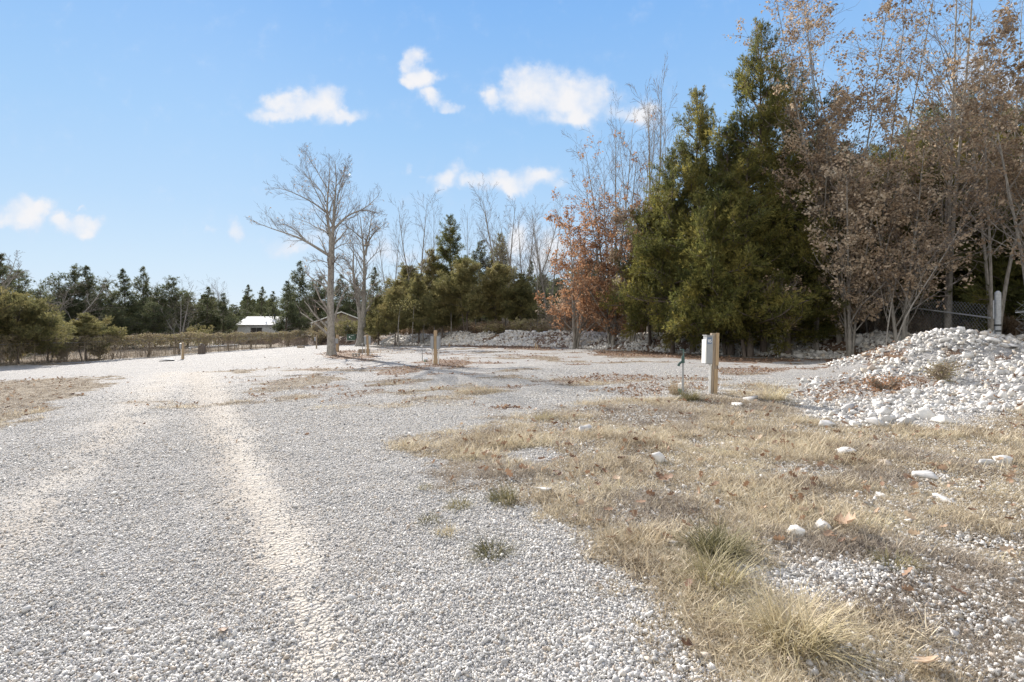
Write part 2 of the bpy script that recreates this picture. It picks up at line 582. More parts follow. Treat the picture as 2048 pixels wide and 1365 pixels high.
M['ground'] = ground_material()

# ------------------------------------------------------------------ patches on the ground, as world polygons
def wpoly(pts):
    return np.array([P(u, v) for u, v in pts])


GRASS_MAIN = wpoly([(775, 893), (850, 868), (965, 850), (1060, 825), (1180, 808), (1300, 797), (1400, 790), (1500, 770), (1590, 782), (1640, 835), (1760, 850), (1880, 850), (1960, 825), (2060, 800), (2200, 860), (2500, 1365), (2600, 1900), (1700, 1900), (1400, 1420), (1330, 1290), (1200, 1185), (1150, 1110), (1130, 1070), (1060, 1012), (960, 985), (880, 935), (820, 915)])
GRAVEL_HOLES = [wpoly([(1500, 1100), (1560, 1080), (1620, 1115), (1760, 1125), (1780, 1155), (1690, 1180), (1600, 1205), (1510, 1180), (1460, 1135)]),
                wpoly([(1000, 905), (1090, 896), (1140, 912), (1070, 925), (990, 922)])]
GRASS_LEFT = wpoly([(-400, 790), (-200, 775), (0, 762), (100, 757), (218, 752), (215, 765), (185, 778), (150, 800), (100, 822), (40, 843), (0, 855), (-150, 900), (-500, 960)])
MIDS = [wpoly([(497, 778), (520, 766), (580, 757), (650, 752), (700, 757), (640, 768), (600, 778), (545, 786), (505, 786)]),
        wpoly([(545, 797), (600, 790), (625, 793), (600, 800), (570, 802)]),
        wpoly([(420, 745), (520, 738), (560, 735), (480, 748)])]
LEAFP = [wpoly(q) for q in (
    [(835, 724), (865, 718), (915, 718), (950, 724), (940, 735), (900, 739), (855, 734)],
    [(735, 745), (800, 733), (860, 736), (840, 745), (770, 752)],
    [(1110, 762), (1180, 750), (1290, 748), (1370, 756), (1280, 764), (1190, 770), (1120, 772)],
    [(1190, 782), (1290, 768), (1400, 762), (1430, 775), (1370, 790), (1250, 794)],
    [(1430, 740), (1500, 733), (1640, 736), (1560, 745), (1450, 750)],
    [(1590, 790), (1680, 762), (1830, 752), (1890, 768), (1820, 790), (1700, 800), (1640, 812)],
    [(1180, 700), (1300, 702), (1420, 712), (1640, 722), (1500, 728), (1330, 716), (1180, 712)],
    [(640, 706), (700, 700), (760, 712), (730, 722), (650, 716)],
    [(870, 690), (1000, 690), (1120, 695), (1100, 703), (960, 697)],
    [(960, 812), (1080, 806), (1060, 822), (970, 826)],
    [(1640, 700), (1720, 690), (1820, 700), (1790, 722), (1690, 722)],
)]


def sdist(px, py, poly):
    d, _ = seg_dist(px, py, poly, True)
    inside = np.zeros(px.shape, bool)
    n = len(poly)
    for i in range(n):
        ax, ay = poly[i]; bx, by = poly[(i + 1) % n]
        c = ((ay > py) != (by > py)) & (px < (bx - ax) * (py - ay) / (by - ay + 1e-12) + ax)
        inside ^= c
    return np.where(inside, d, -d)


FENCE_L = np.array([(-36.5, 24), (-34.3, 36.6), (-31.8, 42), (-30.2, 57), (-27.2, 75), (-26, 84)], float)


def masks(x, y):
    r = np.hypot(x, y)
    nz = fbm(x * 1.3, y * 1.3, 4, 50) - .5
    nz2 = fbm(x * 5, y * 5, 3, 60) - .5
    sc_ = .25 + r * .035
    m = sdist(x, y, GRASS_MAIN) / sc_
    for h in GRAVEL_HOLES:
        m = np.minimum(m, -sdist(x, y, h) / (sc_ * .6) + .35)
    grass = sstep(-.8, .8, m + nz * 1.7 + nz2 * 1.5)
    gl = sstep(-.8, .8, sdist(x, y, GRASS_LEFT) / sc_ + nz * 2.2 + nz2)
    grass = np.maximum(grass, gl)
    for q in MIDS:
        grass = np.maximum(grass, .8 * sstep(-.6, .6, sdist(x, y, q) / (sc_ * .6) + nz * 2.4 + nz2))
    # scattered thin growth over the middle of the site, stretched along its contour
    thin = fbm(x * .55, y * .9, 4, 77)
    zone = sstep(8, 14, y) * sstep(-14, -3, x + y * .12) * (1 - sstep(60, 80, y))
    grass = np.maximum(grass, .85 * sstep(.56, .70, thin) * zone)
    d, s = seg_dist(x, y, TOE); d = d * s
    litter = np.zeros_like(x)
    for q in LEAFP:
        litter = np.maximum(litter, sstep(-.7, .7, sdist(x, y, q) / (sc_ * .6) + nz * 2.4 + nz2 * 1.2))
    litter = np.maximum(litter, .85 * sstep(.60, .72, fbm(x * .8, y * 1.5, 4, 91)) * zone)
    litter = np.maximum(litter, .8 * sstep(-.3, .1, d) * (1 - sstep(.3, .8, d)))
    litter = np.maximum(litter, .75 * sstep(0, .4, d) * (1 - sstep(2, 3, d)))
    behind = sstep(1.6, 3.2, d)
    litter = np.maximum(litter, behind * (1 - .8 * sstep(6, 11, d)))
    grass = np.maximum(grass, sstep(5, 9, d))
    # field beyond the vine fence
    fd, fs = seg_dist(x, y, FENCE_L); fd = fd * fs
    grass = np.maximum(grass, sstep(-.5, .6, fd + nz * .6))
    grass = np.maximum(grass, .75 * sstep(.45, .7, fbm(x * .5, y * .5, 3, 12)) * sstep(-6, -2, fd) * (y > 30))
    grass = np.maximum(grass, sstep(84, 96, y))
    # rock spread
    rk = sdist(x, y, ROCKP) / .8
    rock = sstep(-.5, .5, rk + nz * 2)
    grass = grass * (1 - rock * .75)
    t1, _ = seg_dist(x, y, TRACK1); t2, _ = seg_dist(x, y, TRACK2)
    w = np.minimum(.15 + .02 * r, .5) * (.6 + .9 * fbm(x * .9, y * .9, 3, 14))
    t1 = t1 + (nz * .22 + nz2 * .12)
    dust = np.exp(-(t1 / w) ** 2) * 1.0 * (1 - sstep(6, 22, r) * .35) * (.45 + .55 * sstep(.12, .42, fbm(x * 2, y * 2, 4, 15))) + .65 * np.exp(-(t2 / (w * 1.4)) ** 2) * sstep(.2, .5, fbm(x * 2, y * 2, 4, 16))
    t1b, _ = seg_dist(x, y, TRACK1 + np.array([-.27, 0]))
    t1c, _ = seg_dist(x, y, TRACK1 + np.array([.42, 0]))
    soil0 = .6 * np.exp(-(t1c / (.12 + .01 * r)) ** 2) * sstep(.3, .6, fbm(x * 3, y * 1.2, 3, 25))
    soil = soil0 + np.exp(-(t1b / (.14 + .012 * r)) ** 2) * .9 + .8 * np.exp(-(t2 / .3) ** 2) * sstep(.4, .6, fbm(x, y, 3, 5))
    return grass, litter, rock, np.clip(dust, 0, 1), np.clip(soil, 0, 1), d, fd


ROCKP = wpoly([(1590, 800), (1700, 750), (1800, 735), (1880, 690)])
ROCKP = np.vstack([wpoly([(1620, 838), (1580, 812), (1610, 780), (1640, 752), (1690, 734), (1760, 722)]), [(8.6, 15.6), (9.8, 17.2), (11.5, 19), (14, 20.2), (18, 20.5), (22, 14), (16, 8.5), (10.5, 8.8)], wpoly([(2060, 812), (1950, 832), (1880, 852), (1760, 850)])])
TRACK1 = wpoly([(690, 1500), (655, 1330), (610, 1200), (560, 1080), (505, 960), (455, 850), (425, 790), (398, 745)])
TRACK2 = wpoly([(-150, 1200), (30, 1040), (130, 950), (230, 865), (290, 800), (340, 745)])


def build_ground():
    a1 = np.radians(np.concatenate([np.arange(-180, -52, 4), np.arange(-52, 52.01, .22), np.arange(56, 180, 4)]))
    rr = [.25, .6, 1.0, 1.3]
    while rr[-1] < 130:
        rr.append(rr[-1] * 1.0075)
    while rr[-1] < 900:
        rr.append(rr[-1] * 1.12)
    rr = np.array(rr)
    A, RR = np.meshgrid(a1, rr)
    x = np.sin(A) * RR; y = np.cos(A) * RR
    z = terrain(x, y)
    z = z + (fbm(x * 14, y * 14, 3, 41) - .5) * .012
    g, l, rk, du, so, d, fd = masks(x, y)
    n, m = A.shape
    idx = np.arange(n * m).reshape(n, m)
    q = np.stack([idx[:-1], np.roll(idx, -1, 1)[:-1], np.roll(idx, -1, 1)[1:], idx[1:]], -1).reshape(-1, 4)[:, ::-1]
    c = np.array([[0, 0, float(tz(0, 0))]])
    verts = np.concatenate([np.stack([x, y, z], -1).reshape(-1, 3), c])
    tri = np.stack([idx[0], np.full(m, n * m), np.roll(idx[0], -1)], -1)[:, ::-1]
    A2 = lambda v: np.append(v.ravel(), 0)
    me = mesh_np('ground', verts, tri, q, True, dict(grass=A2(g), litter=A2(l), dust=A2(du), soil=A2(so)))
    if me.polygons[len(tri) + 5].normal.z < 0:
        me.flip_normals()
    o = link('ground', me, M['ground'])
    tag(o, 'pale gravel yard and surrounding ground', kind='structure')
    return o


build_ground()


# ------------------------------------------------------------------ scatter: prototypes and points live in one mesh, instanced by geometry nodes
def scatter_tree():
    nt = bpy.data.node_groups.new('scatter', 'GeometryNodeTree')
    nt.interface.new_socket('Geometry', in_out='INPUT', socket_type='NodeSocketGeometry')
    nt.interface.new_socket('Geometry', in_out='OUTPUT', socket_type='NodeSocketGeometry')
    N, L = nt.nodes.new, nt.links.new
    gi, go = N('NodeGroupInput'), N('NodeGroupOutput')

    def attr(name, ty):
        a = N('GeometryNodeInputNamedAttribute'); a.data_type = ty; a.inputs[0].default_value = name
        return a.outputs[0]
    cmp_ = N('FunctionNodeCompare'); cmp_.data_type = 'INT'; cmp_.operation = 'GREATER_EQUAL'
    ins = [i for i in cmp_.inputs if i.type == 'INT']
    L(attr('pid', 'INT'), ins[0]); ins[1].default_value = 0
    sep = N('GeometryNodeSeparateGeometry'); sep.domain = 'POINT'
    L(gi.outputs[0], sep.inputs[0]); L(cmp_.outputs[0], sep.inputs[1])
    spl = N('GeometryNodeSplitToInstances'); spl.domain = 'POINT'
    L(sep.outputs[0], spl.inputs[0]); L(attr('pid', 'INT'), spl.inputs['Group ID'])
    iop = N('GeometryNodeInstanceOnPoints')
    L(sep.outputs[1], iop.inputs['Points']); L(spl.outputs[0], iop.inputs['Instance'])
    iop.inputs['Pick Instance'].default_value = True
    L(attr('pick', 'INT'), iop.inputs['Instance Index'])
    er = N('FunctionNodeEulerToRotation')
    L(attr('rot', 'FLOAT_VECTOR'), er.inputs[0]); L(er.outputs[0], iop.inputs['Rotation'])
    L(attr('scl', 'FLOAT_VECTOR'), iop.inputs['Scale'])
    L(iop.outputs[0], go.inputs[0])
    return nt


SCT = scatter_tree()


def scatter(name, protos, pts, rots, scls, mat, label=None, kind='stuff', parent=None):
    """protos: list of (verts, tris)"""
    pv, pt, pid, off = [], [], [], 0
    for i, (v, t) in enumerate(protos):
        pv.append(v); pt.append(np.asarray(t) + off); pid.append(np.full(len(v), i)); off += len(v)
    n = len(pts)
    verts = np.concatenate(pv + [pts]); tris = np.concatenate(pt)
    me = bpy.data.meshes.new(name)
    me.vertices.add(len(verts)); me.vertices.foreach_set('co', verts.astype(np.float32).ravel())
    me.loops.add(tris.size); me.loops.foreach_set('vertex_index', tris.astype(np.int32).ravel())
    me.polygons.add(len(tris)); me.polygons.foreach_set('loop_start', (np.arange(len(tris)) * 3).astype(np.int32))
    me.update(calc_edges=True)
    a = me.attributes.new('pid', 'INT', 'POINT'); a.data.foreach_set('value', np.concatenate(pid + [np.full(n, -1)]).astype(np.int32))
    a = me.attributes.new('pick', 'INT', 'POINT'); a.data.foreach_set('value', np.concatenate([np.zeros(off), rng.integers(0, len(protos), n)]).astype(np.int32))
    for k, v in (('rot', rots), ('scl', scls)):
        a = me.attributes.new(k, 'FLOAT_VECTOR', 'POINT')
        a.data.foreach_set('vector', np.concatenate([np.zeros((off, 3)), v]).astype(np.float32).ravel())
    o = link(name, me, mat, parent)
    md = o.modifiers.new('scatter', 'NODES'); md.node_group = SCT
    tag(o, label, kind=kind)
    return o


def ico(sub):
    bm = bmesh.new(); bmesh.ops.create_icosphere(bm, subdivisions=sub, radius=1)
    v = np.array([x.co[:] for x in bm.verts]); f = np.array([[w.index for w in q.verts] for q in bm.faces]); bm.free()
    return v, f


ICO1, ICO2, ICO3 = ico(1), ico(2), ico(3)


def rock_proto(seed, sub=2, cuts=9, flat=.75):
    r = np.random.default_rng(seed)
    v, f = (ICO1, ICO2, ICO3)[sub - 1]
    v = v.copy()
    for i in range(cuts):
        n = r.normal(size=3); n /= np.linalg.norm(n)
        d = r.uniform(.36, .74)
        e = np.maximum(v @ n - d, 0)
        v = v - e[:, None] * n
    v *= np.array([1.15, r.uniform(.7, .95), flat * r.uniform(.75, 1.05)])
    if sub == 3:
        for fq, am in ((1.7, .10), (5.1, .05)):
            o_ = r.uniform(0, 50, 3)
            dn = np.array([mnoise.noise(Vector(p * fq + o_)) for p in v])
            v = v * (1 + am * dn[:, None])
    v = v / np.abs(v).max() * 1.05
    v += r.normal(size=v.shape) * .012
    return v, f


def hull_rock(seed, npts=14, flat=.75):
    r = np.random.default_rng(seed)
    p = unit_(r.normal(size=(npts, 3))) * r.uniform(.82, 1.05, (npts, 1)) * np.array([1.12, r.uniform(.68, .95), flat * r.uniform(.75, 1.05)])
    bm = bmesh.new()
    for q in p:
        bm.verts.new(q)
    bmesh.ops.convex_hull(bm, input=bm.verts[:])
    bmesh.ops.delete(bm, geom=[v for v in bm.verts if not v.link_faces], context='VERTS')
    bmesh.ops.triangulate(bm, faces=bm.faces[:])
    bm.verts.index_update()
    v = np.array([x.co[:] for x in bm.verts]); f = np.array([[w.index for w in q.verts] for q in bm.faces])
    bm.free()
    return v, f


def unit_(v):
    return v / (np.linalg.norm(v, axis=-1, keepdims=True) + 1e-9)


def field(n, rmin, rmax, amax=46.5, power=1.0):
    """points in the sector in front of the camera, density falling as r**-power"""
    u = rng.random(n)
    e = 2 - power
    r = (rmin ** e + u * (rmax ** e - rmin ** e)) ** (1 / e) if abs(e) > 1e-6 else rmin * (rmax / rmin) ** u
    a = np.radians(rng.uniform(-amax, amax, n))
    return np.sin(a) * r, np.cos(a) * r


def rand_rot(n):
    return rng.uniform(0, 2 * math.pi, (n, 3))


def normal_euler(x, y, tilt=.2):
    n = len(x)
    return np.stack([rng.normal(0, tilt, n), rng.normal(0, tilt, n), rng.uniform(0, 6.283, n)], 1)


def build_gravel():
    x, y = field(800000, 1.9, 25, 46, 1.65)
    g, l, rk, du, so, d, fd = masks(x, y)
    patch = fbm(x * .8, y * .8, 3, 70)
    keep = (rng.random(len(x)) < (1 - .93 * du ** .7) * (.55 + .9 * patch)) & (rng.random(len(x)) > g * .62) & (d < .2) & (rng.random(len(x)) < 1 - sstep(13, 25, np.hypot(x, y)))
    x, y, so, g = x[keep], y[keep], so[keep], g[keep]
    r = np.hypot(x, y)
    s = rng.lognormal(0, .42, len(x)) * .0064 * (.82 + .03 * np.minimum(r, 12)) * np.clip(.8 + .5 * patch[keep], .7, 1.3)
    right = sstep(-.5, 1.5, x) * .28
    s = s * (1 + right)
    s = np.clip(s, .004, .034)
    z = terrain(x, y) + (fbm(x * 14, y * 14, 3, 41) - .5) * .012 + s * .28
    pr = [hull_rock(i, 8 + i % 4, .78) for i in range(14)]
    scatter('gravel', pr, np.stack([x, y, z], 1), np.stack([rng.normal(0, .5, len(x)), rng.normal(0, .5, len(x)), rng.uniform(0, 6.28, len(x))], 1),
            np.repeat(s[:, None], 3, 1), M['stone'], 'loose pale crushed limestone gravel covering the yard')
    print('gravel', len(x))


build_gravel()


def build_rubble():
    # rocks heaped on the embankment face
    X, Y, S, DZ = [], [], [], []
    n = 46000
    t = rng.random(n)
    seg = TOE[2:9]
    L_ = np.linalg.norm(np.diff(seg, axis=0), axis=1); cum = np.concatenate([[0], np.cumsum(L_)])
    s = t * cum[-1]
    k = np.clip(np.searchsorted(cum, s) - 1, 0, len(L_) - 1)
    f = (s - cum[k]) / L_[k]
    p = seg[k] + (seg[k + 1] - seg[k]) * f[:, None]
    dr = (seg[k + 1] - seg[k]) / L_[k][:, None]
    nrm = np.stack([-dr[:, 1], dr[:, 0]], 1)
    off = rng.uniform(-.15, 2.9, n) + rng.normal(0, .25, n)
    q = p + nrm * off[:, None]
    clump = fbm(q[:, 0] * .9, q[:, 1] * .9, 3, 15)
    edge = 1 - sstep(1.9, 2.9, off)
    # a leafy hollow with few rocks right before the mound
    hol = sstep(0, 2, seg_dist(q[:, 0], q[:, 1], np.array([(13.2, 24.5), (17.5, 20.5)]))[0] - .4)
    keep = rng.random(n) < np.clip((clump - .28) * 3.2, .08, 1) * edge * (.15 + .85 * hol) * sstep(-.4, .5, off)
    X.append(q[keep, 0]); Y.append(q[keep, 1]); S.append(np.clip(rng.lognormal(-2.62, .45, keep.sum()), .03, .26))
    # rock spread and mound at the right
    n = 52000
    x = rng.uniform(4, 24, n); y = rng.uniform(7.6, 21, n)
    rk = sdist(x, y, ROCKP) / .8 + (fbm(x * 1.3, y * 1.3, 4, 50) - .5) * 2
    cl = fbm(x * 1.1, y * 1.1, 3, 33)
    lt_ = masks(x, y)[1]
    keep = (rng.random(n) < sstep(-.3, .5, rk) * np.clip(.25 + (cl - .3) * 2.6, .10, 1) * (1 - .75 * lt_)) & (np.abs(x) < y * 1.1)
    x, y = x[keep], y[keep]
    X.append(x); Y.append(y); S.append(np.clip(rng.lognormal(-3.22, .52, len(x)) * (.85 + .03 * (y - 8)), .015, .16))
    X, Y, S = map(np.concatenate, (X, Y, S))
    Z = terrain(X, Y) + S * .25
    pr = [hull_rock(200 + i, 8 + i % 5, .8) for i in range(16)]
    scatter('rock_rubble', pr, np.stack([X, Y, Z], 1), normal_euler(X, Y, .45), S[:, None] * np.stack([rng.uniform(.8, 1.25, len(X)) for _ in range(3)], 1), M['rock'],
            'white broken limestone heaped along the bank and mound')
    print('rubble', len(X))


build_rubble()


# ------------------------------------------------------------------ grass
def blades_proto(seed, n, h, spread, lean, width, droop=.6, segs=3, outw=.7):
    r = np.random.default_rng(seed)
    V, T = [], []
    for i in range(n):
        a = r.uniform(0, 6.283); rad = spread * math.sqrt(r.random())
        bx, by = rad * math.cos(a), rad * math.sin(a)
        da = a + r.normal(0, .9) if r.random() < outw else r.uniform(0, 6.283)
        hh = h * r.uniform(.45, 1.15); ln = lean * r.uniform(.3, 1.5)
        w = width * r.uniform(.6, 1.3)
        px, py, pz = bx, by, -.005
        th = min(ln, 1.45)
        st = hh / segs
        k = len(V)
        sx, sy = -math.sin(da) * w, math.cos(da) * w
        for j in range(segs + 1):
            ww = 1 - j / segs * .95
            if j < segs:
                V += [(px - sx * ww, py - sy * ww, pz), (px + sx * ww, py + sy * ww, pz)]
            else:
                V.append((px, py, pz))
            px += math.sin(th) * math.cos(da) * st; py += math.sin(th) * math.sin(da) * st; pz = max(pz + math.cos(th) * st, .002)
            th = min(th + droop * r.uniform(.2, 1.2), 1.75)
        for j in range(segs - 1):
            b = k + 2 * j
            T += [(b, b + 1, b + 3), (b, b + 3, b + 2)]
        b = k + 2 * (segs - 1)
        T.append((b, b + 1, b + 2))
    return np.array(V), np.array(T)


def straw_mat(name, stops, trans=.3):
    t = NT(name)
    f = t.math('ADD', t.math('MULTIPLY', t.rnd(), .5), t.math('MULTIPLY', t.noise(t.tex('Object'), 30, 2, .6), .5))
    f2 = t.noise(t.pos(), 1.1, 3, .6)
    f = t.math('ADD', f, t.math('MULTIPLY', t.math('SUBTRACT', f2, .5), .9))
    c = t.ramp(f, stops)
    d = t.principled(c, .65, spec=.3)
    tr = t.n('ShaderNodeBsdfTranslucent'); t.l(c, tr.inputs[0])
    mx = t.n('ShaderNodeMixShader'); mx.inputs[0].default_value = trans
    t.l(d, mx.inputs[1]); t.l(tr.outputs[0], mx.inputs[2])
    return t.done(mx.outputs[0])


M['straw'] = straw_mat('dead_grass', [(.15, (.15, .11, .075)), (.33, (.33, .265, .18)), (.5, (.54, .455, .32)), (.7, (.70, .62, .47)), (.92, (.42, .38, .20))])
M['grey_grass'] = straw_mat('grey_dead_grass', [(.15, (.12, .095, .075)), (.4, (.28, .23, .18)), (.65, (.46, .40, .32)), (.9, (.60, .54, .44))])
M['green_grass'] = straw_mat('green_grass', [(.15, (.075, .07, .034)), (.33, (.17, .155, .075)), (.5, (.33, .285, .155)), (.75, (.54, .46, .31))])
M['leaf_litter'] = straw_mat('fallen_leaf', [(.12, (.09, .05, .032)), (.35, (.20, .115, .07)), (.6, (.33, .215, .14)), (.85, (.50, .39, .28))], .2)


def build_grass():
    # matted short grass
    x, y = field(150000, 2.0, 16, 46, 1.35)
    g, l, rk, du, so, d, fd = masks(x, y)
    typ = fbm(x * .9, y * .9, 3, 210)
    thick = np.clip(.36 + 3.0 * (fbm(x * 2.1, y * 2.1, 4, 220) - .36), .07, 1)
    thick = np.maximum(thick, .6 * sstep(.9, 1.7, x) * (1 - sstep(3.0, 3.9, y)))
    keep = (g > .2) & (rng.random(len(x)) < (g ** 1.1) * thick * .8) & (y < 20)
    x, y, typ, g = x[keep], y[keep], typ[keep], g[keep]
    r = np.hypot(x, y)
    k = (typ + rng.normal(0, .06, len(x)) - .06 * sstep(3, 6, r)) > .49
    for nm, sel, protos, mat, sc, lab in (
        ('dry_grass', ~k, [blades_proto(300 + i, 20, .088, .11, 1.40, .0024, .16, 3, .15) for i in range(12)], M['straw'], 1.0, 'long straw coloured dead grass over the near right corner'),
        ('matted_grass', k, [blades_proto(320 + i, 26, .065, .10, 1.35, .0020, .3, 2, .1) for i in range(10)], M['grey_grass'], 1.0, 'short matted grey brown dead grass')):
        xs, ys, rs = x[sel], y[sel], r[sel]
        s = rng.uniform(.55, 1.35, len(xs)) * sc * (.78 + .05 * np.minimum(rs, 14)) * (.55 + .5 * g[sel]) * (.70 + .6 * sstep(.42, .64, fbm(xs * 1.7, ys * 1.7, 3, 230)))
        z = terrain(xs, ys)
        rot = np.stack([rng.normal(0, .12, len(xs)), rng.normal(0, .12, len(xs)), rng.uniform(0, 6.28, len(xs))], 1)
        rot[:, 2] = np.where(rng.random(len(xs)) < .5, rng.normal(-.4, .6, len(xs)), rot[:, 2])
        scatter(nm, protos, np.stack([xs, ys, z], 1), rot, np.stack([s, s, s * .9], 1), mat, lab)
        print(nm, len(xs))
    # thin far grass: left patch, mid patches, the field strips
    x, y = field(80000, 9, 75, 45.5, 1.3)
    g, l, rk, du, so, d, fd = masks(x, y)
    keep = (g > .5) & (rng.random(len(x)) < g * .8) & ((y > 16) | (x < 0)) & (y < 90)
    x, y = x[keep], y[keep]
    r = np.hypot(x, y)
    s = rng.uniform(.4, .9, len(x)) * (.7 + .012 * r) * (1 + .9 * sstep(-1, 2, fd[keep]) + .9 * sstep(3, 6, d[keep]))
    scatter('sparse_grass', [blades_proto(340 + i, 30, .10, .11, .8, .0045, .5, 2) for i in range(5)], np.stack([x, y, terrain(x, y)], 1), normal_euler(x, y, .1), np.repeat(s[:, None], 3, 1), M['grey_grass'],
            'thin brown grass in strips across the gravel and field')
    print('sparse', len(x))


build_grass()

# green and straw tufts that stand out: things
def tuft(u, v, s, label, mat, seed, h=.16, n=120, lean=.7):
    x, y = P(u, v)
    vt, tr = blades_proto(seed, int(n * 1.3), h * 1.25, .085, lean, .0026, .4, 4)
    s *= 1.25
    o = link('grass_tuft', mesh_np('grass_tuft', vt * s, tr), mat, loc=(x, y, tz(x, y)))
    o.rotation_euler.z = seed
    tag(o, label, 'grass tuft', 'tufts standing out of gravel and dead grass')


for a in [
    (985, 1108, .95, 'wide green tuft alone on the gravel, nearest of the small tufts', 'green_grass', 401, .14, 150, 1.0),
    (892, 1068, .62, 'small green tuft on gravel directly left above the nearest one', 'green_grass', 402, .14, 90, .8),
    (858, 1044, .72, 'low brownish green tuft, leftmost on the gravel', 'green_grass', 403, .12, 100, 1.0),
    (918, 1016, .85, 'green tuft on the gravel between leftmost tuft and dead grass', 'green_grass', 404, .13, 110, .9),
    (1005, 1004, 1.05, 'dark green tuft at the edge of the dead grass', 'green_grass', 405, .14, 150, .8),
    (850, 978, .6, 'tiny green tuft farthest out on the gravel', 'green_grass', 406, .12, 70, .9),
    (1435, 1108, 1.35, 'tall bushy olive tuft left of the white rock', 'green_grass', 407, .145, 300, .7),
    (1435, 1165, 1.2, 'spiky olive tuft just below the bushy one', 'green_grass', 408, .17, 170, .8),
    (1590, 1290, 1.25, 'large spreading straw green tuft near the bottom edge', 'green_grass', 409, .2, 260, .8),
    (1290, 1085, 1.1, 'pale bleached tuft among grey matted grass', 'straw', 410, .16, 150, .8),
    (1380, 800, 1.6, 'dark green grass clump at the foot of the water hydrant', 'green_grass', 411, .17, 260, .9),
    (1090, 838, 1.5, 'green grass clump at the upper edge of the dead grass', 'green_grass', 412, .10, 200, 1.0),
    (1355, 790, 1.5, 'upright golden tuft left of the water hydrant', 'straw', 413, .24, 140, .4),
    (1545, 800, 1.9, 'golden shaggy tuft right of the numbered post', 'straw', 414, .2, 260, .8),
    (1790, 1130, 1.0, 'short green weed right of the small gravel patch', 'green_grass', 415, .09, 160, 1.0),
]:
    tuft(*a[:4], M[a[4]], *a[5:])


def leaf_proto(seed):
    r = np.random.default_rng(seed)
    # lobed outline folded along the midrib
    n = 7
    V = [(0, -.5, 0)]
    T = []
    ys = np.linspace(-.42, .5, n)
    wd = np.array([.06, .28, .14, .36, .16, .26, .0])
    cu = r.uniform(.4, 1.6)
    fo = r.uniform(.2, .9)
    for i in range(n):
        zc = cu * (ys[i] ** 2) * .6
        V.append((0, ys[i], zc)); V.append((-wd[i], ys[i] + .05, zc + wd[i] * fo)); V.append((wd[i], ys[i] + .05, zc + wd[i] * fo * r.uniform(.3, 1.2)))
    for i in range(n - 1):
        a, b = 1 + 3 * i, 4 + 3 * i
        T += [(a, b, b + 1), (a, b + 1, a + 1), (a, a + 2, b + 2), (a, b + 2, b)]
    return np.array(V), np.array(T)


def build_litter():
    x, y = field(60000, 2.2, 60, 46, 1.25)
    g, l, rk, du, so, d, fd = masks(x, y)
    pr = np.clip((1 + .5 * rk) * l * .62 * sstep(.3, .7, l) * (.3 + .9 * fbm(x * 2.5, y * 2.5, 3, 88)) + g * .075 * sstep(2.5, 6, np.hypot(x, y)) + .0003 + .10 * rk * sstep(.45, .6, fbm(x * 1.5, y * 1.5, 3, 89)), 0, 1)
    keep = (rng.random(len(x)) < pr) & (y < 60) & (d < 6)
    x, y = x[keep], y[keep]
    r = np.hypot(x, y)
    s = rng.uniform(.05, .10, len(x)) * (1 + .010 * r)
    z = terrain(x, y) + .012 + s * .1 + .03 * g[keep] + .05 * rk[keep]
    rot = np.stack([rng.normal(0, .5, len(x)), rng.normal(0, .5, len(x)), rng.uniform(0, 6.28, len(x))], 1)
    scatter('fallen_leaves', [leaf_proto(500 + i) for i in range(6)], np.stack([x, y, z], 1), rot, np.repeat(s[:, None], 3, 1), M['leaf_litter'], 'curled brown oak leaves lying on gravel, rocks and grass')
    print('leaves', len(x))


build_litter()

# ------------------------------------------------------------------ trees
def unit(v):
    return v / (np.linalg.norm(v, axis=-1, keepdims=True) + 1e-9)


def tubes(P_, R_, sides):
    """P_ (N, n, 3) polylines, R_ (N, n) radii -> verts, quads"""
    N, n, _ = P_.shape
    T = np.gradient(P_, axis=1); T = unit(T)
    ref = np.where(np.abs(T[..., 2:3]) > .8, np.array([1., 0, 0]), np.array([0, 0, 1.]))
    U = unit(np.cross(T, ref)); W = np.cross(T, U)
    a = np.arange(sides) / sides * 2 * math.pi
    ring = P_[:, :, None] + R_[:, :, None, None] * (np.cos(a)[:, None] * U[:, :, None] + np.sin(a)[:, None] * W[:, :, None])
    V = ring.reshape(-1, 3)
    idx = np.arange(N * n * sides).reshape(N, n, sides)
    q = np.stack([idx[:, :-1], np.roll(idx, -1, 2)[:, :-1], np.roll(idx, -1, 2)[:, 1:], idx[:, 1:]], -1).reshape(-1, 4)
    return V, q


class Acc:
    def __init__(s):
        s.v, s.q, s.t, s.o = [], [], [], 0

    def add(s, v, q=None, t=None):
        s.v.append(v)
        if q is not None: s.q.append(q + s.o)
        if t is not None: s.t.append(t + s.o)
        s.o += len(v)

    def mesh(s, name, smooth=False):
        return mesh_np(name, np.concatenate(s.v), np.concatenate(s.t) if s.t else None, np.concatenate(s.q) if s.q else None, smooth)


def resample(pts, n):
    pts = np.array(pts, float)
    d = np.concatenate([[0], np.cumsum(np.linalg.norm(np.diff(pts, axis=0), axis=1))])
    t = np.linspace(0, d[-1], n)
    out = np.stack([np.interp(t, d, pts[:, i]) for i in range(3)], 1)
    for _ in range(2):
        out[1:-1] = (out[:-2] + 2 * out[1:-1] + out[2:]) / 4
    return out


def lerp_poly(P_, t):
    """point and tangent at fraction t (N,) of polylines (N,n,3)"""
    n = P_.shape[1]
    f = t * (n - 1); i = np.minimum(f.astype(int), n - 2); w = (f - i)[:, None]
    k = np.arange(len(P_))
    a, b = P_[k, i], P_[k, i + 1]
    return a * (1 - w) + b * w, unit(b - a), i


